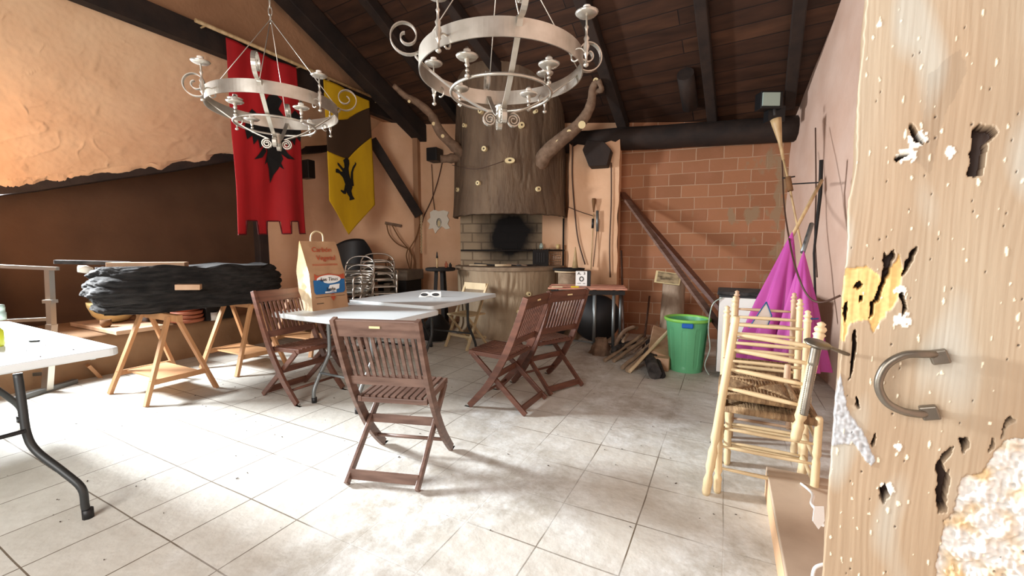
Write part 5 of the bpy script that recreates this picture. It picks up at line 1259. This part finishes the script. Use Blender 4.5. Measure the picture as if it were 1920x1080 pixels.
# door leaf: wormy plank, face towards the camera
D0 = V(.640, .80, 0); DX = V(.79, -.613, 0).normalized(); DN = V(-DX.y, DX.x, 0); DN = -DN if DN.y > 0 else DN   # DN towards the camera
def dloc(px, py): p = onpl(px, py, D0, DN); return ((p-D0).dot(DX), p.z)
def dpoly(pts): return [dloc(*p) for p in pts]
def inside(x, y, poly):
    c = False; n = len(poly); j = n-1
    for i in range(n):
        xi, yi = poly[i]; xj, yj = poly[j]
        if (yi > y) != (yj > y) and x < (xj-xi)*(y-yi)/(yj-yi)+xi: c = not c
        j = i
    return c
holes = [dpoly(p) for p in (
 [(1823, 243), (1835, 234), (1868, 238), (1872, 250), (1853, 266), (1848, 300), (1842, 329), (1816, 330), (1820, 290)],
 [(1658, 474), (1664, 480), (1678, 468), (1679, 478), (1672, 492), (1668, 515), (1655, 545), (1648, 566), (1640, 572), (1637, 590), (1630, 600), (1633, 578), (1630, 568), (1640, 562), (1650, 530), (1658, 500), (1655, 488)],
 [(1705, 236), (1710, 232), (1722, 250), (1735, 262), (1730, 271), (1712, 262)], [(1676, 297), (1690, 288), (1708, 285), (1700, 293), (1682, 302)],
 [(1690, 520), (1694, 500), (1708, 472), (1720, 463), (1716, 480), (1700, 510)], [(1686, 556), (1692, 548), (1698, 552), (1696, 560), (1700, 580), (1692, 592), (1692, 572)],
 [(1605, 532), (1612, 528), (1618, 535), (1610, 541), (1600, 540)], [(1584, 568), (1589, 566), (1588, 590), (1584, 605), (1581, 590)], [(1612, 556), (1618, 556), (1616, 565), (1610, 566)],
 [(1755, 872), (1768, 850), (1790, 836), (1786, 848), (1768, 870), (1772, 890), (1778, 880), (1782, 900), (1775, 930), (1775, 960), (1760, 962), (1754, 935), (1758, 905)], [(1800, 822), (1812, 820), (1818, 835), (1806, 850)], [(1855, 842), (1862, 820), (1866, 840), (1850, 850)], [(1880, 795), (1895, 780), (1904, 790), (1885, 800), (1878, 830)],
 [(1648, 915), (1660, 908), (1668, 930), (1658, 945), (1650, 935)], [(1604, 760), (1606, 745), (1609, 752), (1611, 766), (1607, 764)],
 [(1600, 620), (1604, 618), (1606, 650), (1600, 690), (1592, 715), (1596, 680)], [(1632, 830), (1640, 810), (1642, 822), (1636, 838)])]
eaten = dpoly([(1585, 505), (1625, 498), (1650, 520), (1672, 500), (1680, 475), (1690, 520), (1680, 560), (1665, 590), (1640, 625), (1625, 600), (1600, 605), (1585, 640), (1570, 640), (1575, 560)])
putty = [dpoly([(1545, 755), (1575, 700), (1590, 770), (1620, 810), (1642, 865), (1632, 875), (1600, 830), (1560, 835)])]
white_ = dpoly([(1940, 800), (1890, 825), (1868, 850), (1840, 885), (1800, 895), (1785, 960), (1768, 975), (1752, 1100), (1940, 1100)])
whitespots = [(dloc(*p), r) for p, r in (((1690, 165*0+40), .002), ((1650, 45), .004), ((1720, 262), .012), ((1700, 290), .012), ((1782, 285), .008), ((1715, 520), .0), ((1693, 600), .012), ((1690, 545), .008), ((1685, 838), .006), ((1665, 915), .01))]
stain = dpoly([(1740, 140), (1800, 90), (1815, 130), (1770, 220), (1745, 330), (1715, 300), (1735, 200)])
tsl = [0.33*i/270 for i in range(271)]+[.36, .40, .48]
zsl = [0.0, .2, .4, .55]+[.62+(2.02-.62)*k/560 for k in range(561)]+[2.15, 2.3, 2.5]
vs = []; cols = []; nt_w = len(tsl)
def near_poly(x, z, poly, d=.004):
    return inside(x+d, z, poly) or inside(x-d, z, poly) or inside(x, z+d, poly) or inside(x, z-d, poly)
bbs = [(min(p[0] for p in h)-.012, max(p[0] for p in h)+.012, min(p[1] for p in h)-.012, max(p[1] for p in h)+.012) for h in holes]
cw1, cw2 = srgb(144, 121, 95), srgb(176, 154, 127)
for zi, z in enumerate(zsl):
    for ti, t in enumerate(tsl):
        n1 = noise.noise(V(t*14, z*3, 0)); n2 = noise.noise(V(t*60, z*9, 4)); n3 = noise.noise(V(t*160, z*160, 1))
        grain = noise.noise(V(t*190+n1*3, z*6, 2))
        dep = .0012*n1+.0003*grain; k = .5+.5*(.45*n1+.3*n2+.35*grain); col = [cw1[i]*(1-k)+cw2[i]*k for i in range(3)]
        # greyish bleached upper part
        g_ = min(1, max(0, .55*(z-1.3)+.5*noise.noise(V(t*9, z*2.2, 7))+.1)); bl = srgb(172, 163, 143); col = [c*(1-g_)+bl[i]*g_ for i, c in enumerate(col)]
        wx, wz = t+.0025*noise.noise(V(t*90, z*90, 3)), z+.0035*noise.noise(V(t*90, z*90, 8))
        gs = noise.noise(V(t*16+4, z*5, 21)); 
        if gs > .12:
            gq = min(1, (gs-.12)*3.2); gc = srgb(172, 166, 152); col = [c*(1-gq)+gc[i]*gq for i, c in enumerate(col)]
        if inside(wx, wz, stain): col = [c*.86 for c in col]
        if inside(wx+.006*n2, wz, eaten):
            ey = srgb(224, 184, 116); col = [ey[i]*(.9+.2*n3) for i in range(3)]; dep -= .003+.002*abs(n2)
        for pt in putty:
            if inside(wx, wz, pt):
                gy = srgb(186, 188, 190); q = .8+.35*n3; col = [gy[i]*q for i in range(3)]; dep += .002+.0015*n3
        if inside(wx+.01*n2, wz+.01*n1, white_):
            gy = srgb(222, 220, 214); q = .86+.3*n3; yw = srgb(214, 186, 140); mixy = max(0, min(1, .5+2.2*noise.noise(V(t*30, z*30, 5))-.45)); col = [(gy[i]*(1-mixy)+yw[i]*mixy)*q for i in range(3)]
            dep += -.004+.008*noise.noise(V(t*45, z*45, 2))+.004*n3
        for (c, r) in whitespots:
            if r and (t-c[0])**2+(z-c[1])**2 < (r*(1+.8*n3))**2: col = list(srgb(232, 228, 218)[:3]); dep += .0008
        # little splinters of white filler
        sp2 = noise.noise(V(t*150, z*55, 11))
        if sp2 > .60: col = list(srgb(236, 224, 198)[:3]); dep += .0006
        # worm holes
        wh = noise.voronoi(V(t*60, z*52, 0))[0][0]
        if wh < .06: dep -= .004; col = [.05, .03, .02]
        hit = False
        for h, bb in zip(holes, bbs):
            if bb[0] < t < bb[1] and bb[2] < z < bb[3] and inside(wx, wz, h): hit = True; break
        if hit: dep -= .040; col = list(srgb(58, 37, 26)[:3])  # holes are sunk, and the shade inside is put into their colour too
        edge_w = .004*noise.noise(V(0, z*12, 0))+.002*noise.noise(V(0, z*60, 0))+(.010*max(0, noise.noise(V(3, z*5, 0))))
        tt = t
        if ti == 0: tt = edge_w
        elif ti < 8: tt = t+edge_w*(1-ti/8)
        if ti < 2: dep -= .002*(2-ti)/2
        vs.append(D0+DX*tt+DN*dep+UP*z); cols.append((col[0], col[1], col[2], 1))
mb = MB(); nT = len(tsl)
mb.add(vs, [(j*nT+i, j*nT+i+1, (j+1)*nT+i+1, (j+1)*nT+i) for j in range(len(zsl)-1) for i in range(nT-1)], True)
# thickness: left edge, right edge, back
nb0 = len(mb.v); back = []
for z in zsl: back.append(D0+DX*(.004*noise.noise(V(0, z*12, 0)))-DN*.045+UP*z)
mb.add(back, []); mb.f += [(j*nT, (j+1)*nT, nb0+j+1, nb0+j) for j in range(len(zsl)-1)]; mb.sm += [False]*(len(zsl)-1); cols += [(cw1[0], cw1[1], cw1[2], 1)]*len(back)
nb1 = len(mb.v); mb.add([D0+DX*.48-DN*.045, D0+DX*.48-DN*.045+UP*2.5], []); cols += [(cw1[0], cw1[1], cw1[2], 1)]*2
mb.f += [tuple([nb0+j for j in range(len(zsl))]+[nb1+1, nb1]), (nT-1, nb1, nb1+1, len(zsl)*nT-1)]; mb.sm += [False, False]
dm = bpy.data.materials.new('wormy_door_wood'); dm.use_nodes = True; N = dm.node_tree.nodes; L_ = dm.node_tree.links; b_ = N['Principled BSDF']; b_.inputs['Roughness'].default_value = .6
at = N.new('ShaderNodeAttribute'); at.attribute_name = 'Col'; L_.new(at.outputs['Color'], b_.inputs['Base Color'])
tc1 = N.new('ShaderNodeTexCoord'); mp1 = N.new('ShaderNodeMapping'); mp1.inputs['Scale'].default_value = (1, 1, .04); L_.new(tc1.outputs['Object'], mp1.inputs[0])
n1_ = N.new('ShaderNodeTexNoise'); n1_.inputs['Scale'].default_value = 240; n1_.inputs['Detail'].default_value = 4; L_.new(mp1.outputs[0], n1_.inputs['Vector'])
bp1 = N.new('ShaderNodeBump'); bp1.inputs['Strength'].default_value = .3; bp1.inputs['Distance'].default_value = .001; L_.new(n1_.outputs['Fac'], bp1.inputs['Height']); L_.new(bp1.outputs[0], b_.inputs['Normal'])
do = mb.obj('door_1', dm, None, None, recalc=False); do['kind'] = 'structure'
ca = do.data.color_attributes.new('Col', 'FLOAT_COLOR', 'POINT'); ca.data.foreach_set('color', [x for c in cols for x in c])
# iron ring pull (part of the door)
hA, hB = onpl(1760, 668, D0+DN*.012, DN), onpl(1742, 772, D0+DN*.012, DN)
rc = (hA+hB)/2
ringp = catmull([onpl(1760, 664, D0+DN*.012, DN), onpl(1735, 664, D0+DN*.03, DN), onpl(1695, 666, D0+DN*.036, DN), onpl(1661, 686, D0+DN*.040, DN), onpl(1647, 720, D0+DN*.042, DN), onpl(1660, 752, D0+DN*.040, DN), onpl(1690, 770, D0+DN*.034, DN), onpl(1722, 776, D0+DN*.026, DN), onpl(1742, 774, D0+DN*.012, DN)], 6)
hn_ = MB().tube(ringp, .0068, 12).obj('ring_pull', 'iron', do); hn_['label'] = 'dark forged iron ring pull'
mb = MB()
for c in (hA, hB): mb.box(c+DN*.004, (.024, .024, .016), (DX+UP*.35).normalized(), (UP-DX*.35).normalized(), DN); mb.tube([c, c-DN*.02], .007, 8)
for c in (hA, hB): pass
MBh = mb.obj('ring_boss', 'iron', hn_, bevel=.004)
# iron latch with a disc and threaded spindle projecting past the door edge
lt = MB()
lc = atY(1535, 652, .80)
arm = catmull([onpl(1588, 664, D0-DN*.002, DN), atY(1565, 655, .785), atY(1548, 648, .78)], 4)
la = MB().tube(arm, .0045, 8, flat=(1.4, .8)).obj('latch', 'iron', do); la['label'] = 'iron latch with a threaded spindle'
dsk = MB().lathe([(.001, 0), (.020, .001), (.023, .004), (.020, .007), (.001, .008)], atY(1532, 648, .78), ax=V(.1, -.25, 1), n=26); dsk.obj('latch_disc', 'iron', la)
s0_, s1_ = atY(1530, 652, .782), atY(1507, 778, .782)
sps = [s0_.lerp(s1_, k/60) for k in range(61)]
MB().tube(sps, [.0085 if k < 15 else (.0072 if k % 2 else .0062) for k in range(61)], 12).obj('latch_spindle', 'iron', la)

# ================================================================== FLOOR DEBRIS
cr = MB()
for i in range(300):
    a, b = random.uniform(.6, 5.5), random.uniform(-5.3, .2); p = AB(a, b, .002); s = random.uniform(.0015, .005); t = random.random()*6
    cr.box(p+UP*s*.3, (s*random.uniform(1, 3.2), s, s*.6), V(math.cos(t), math.sin(t), 0), V(-math.sin(t), math.cos(t), 0))
o = solo('floor_crumbs', cr, 'crumb', 'tiny dark crumbs and wood chips scattered over the tiled floor', 'crumbs', AB(2.5, -2.5)); o['kind'] = 'stuff'
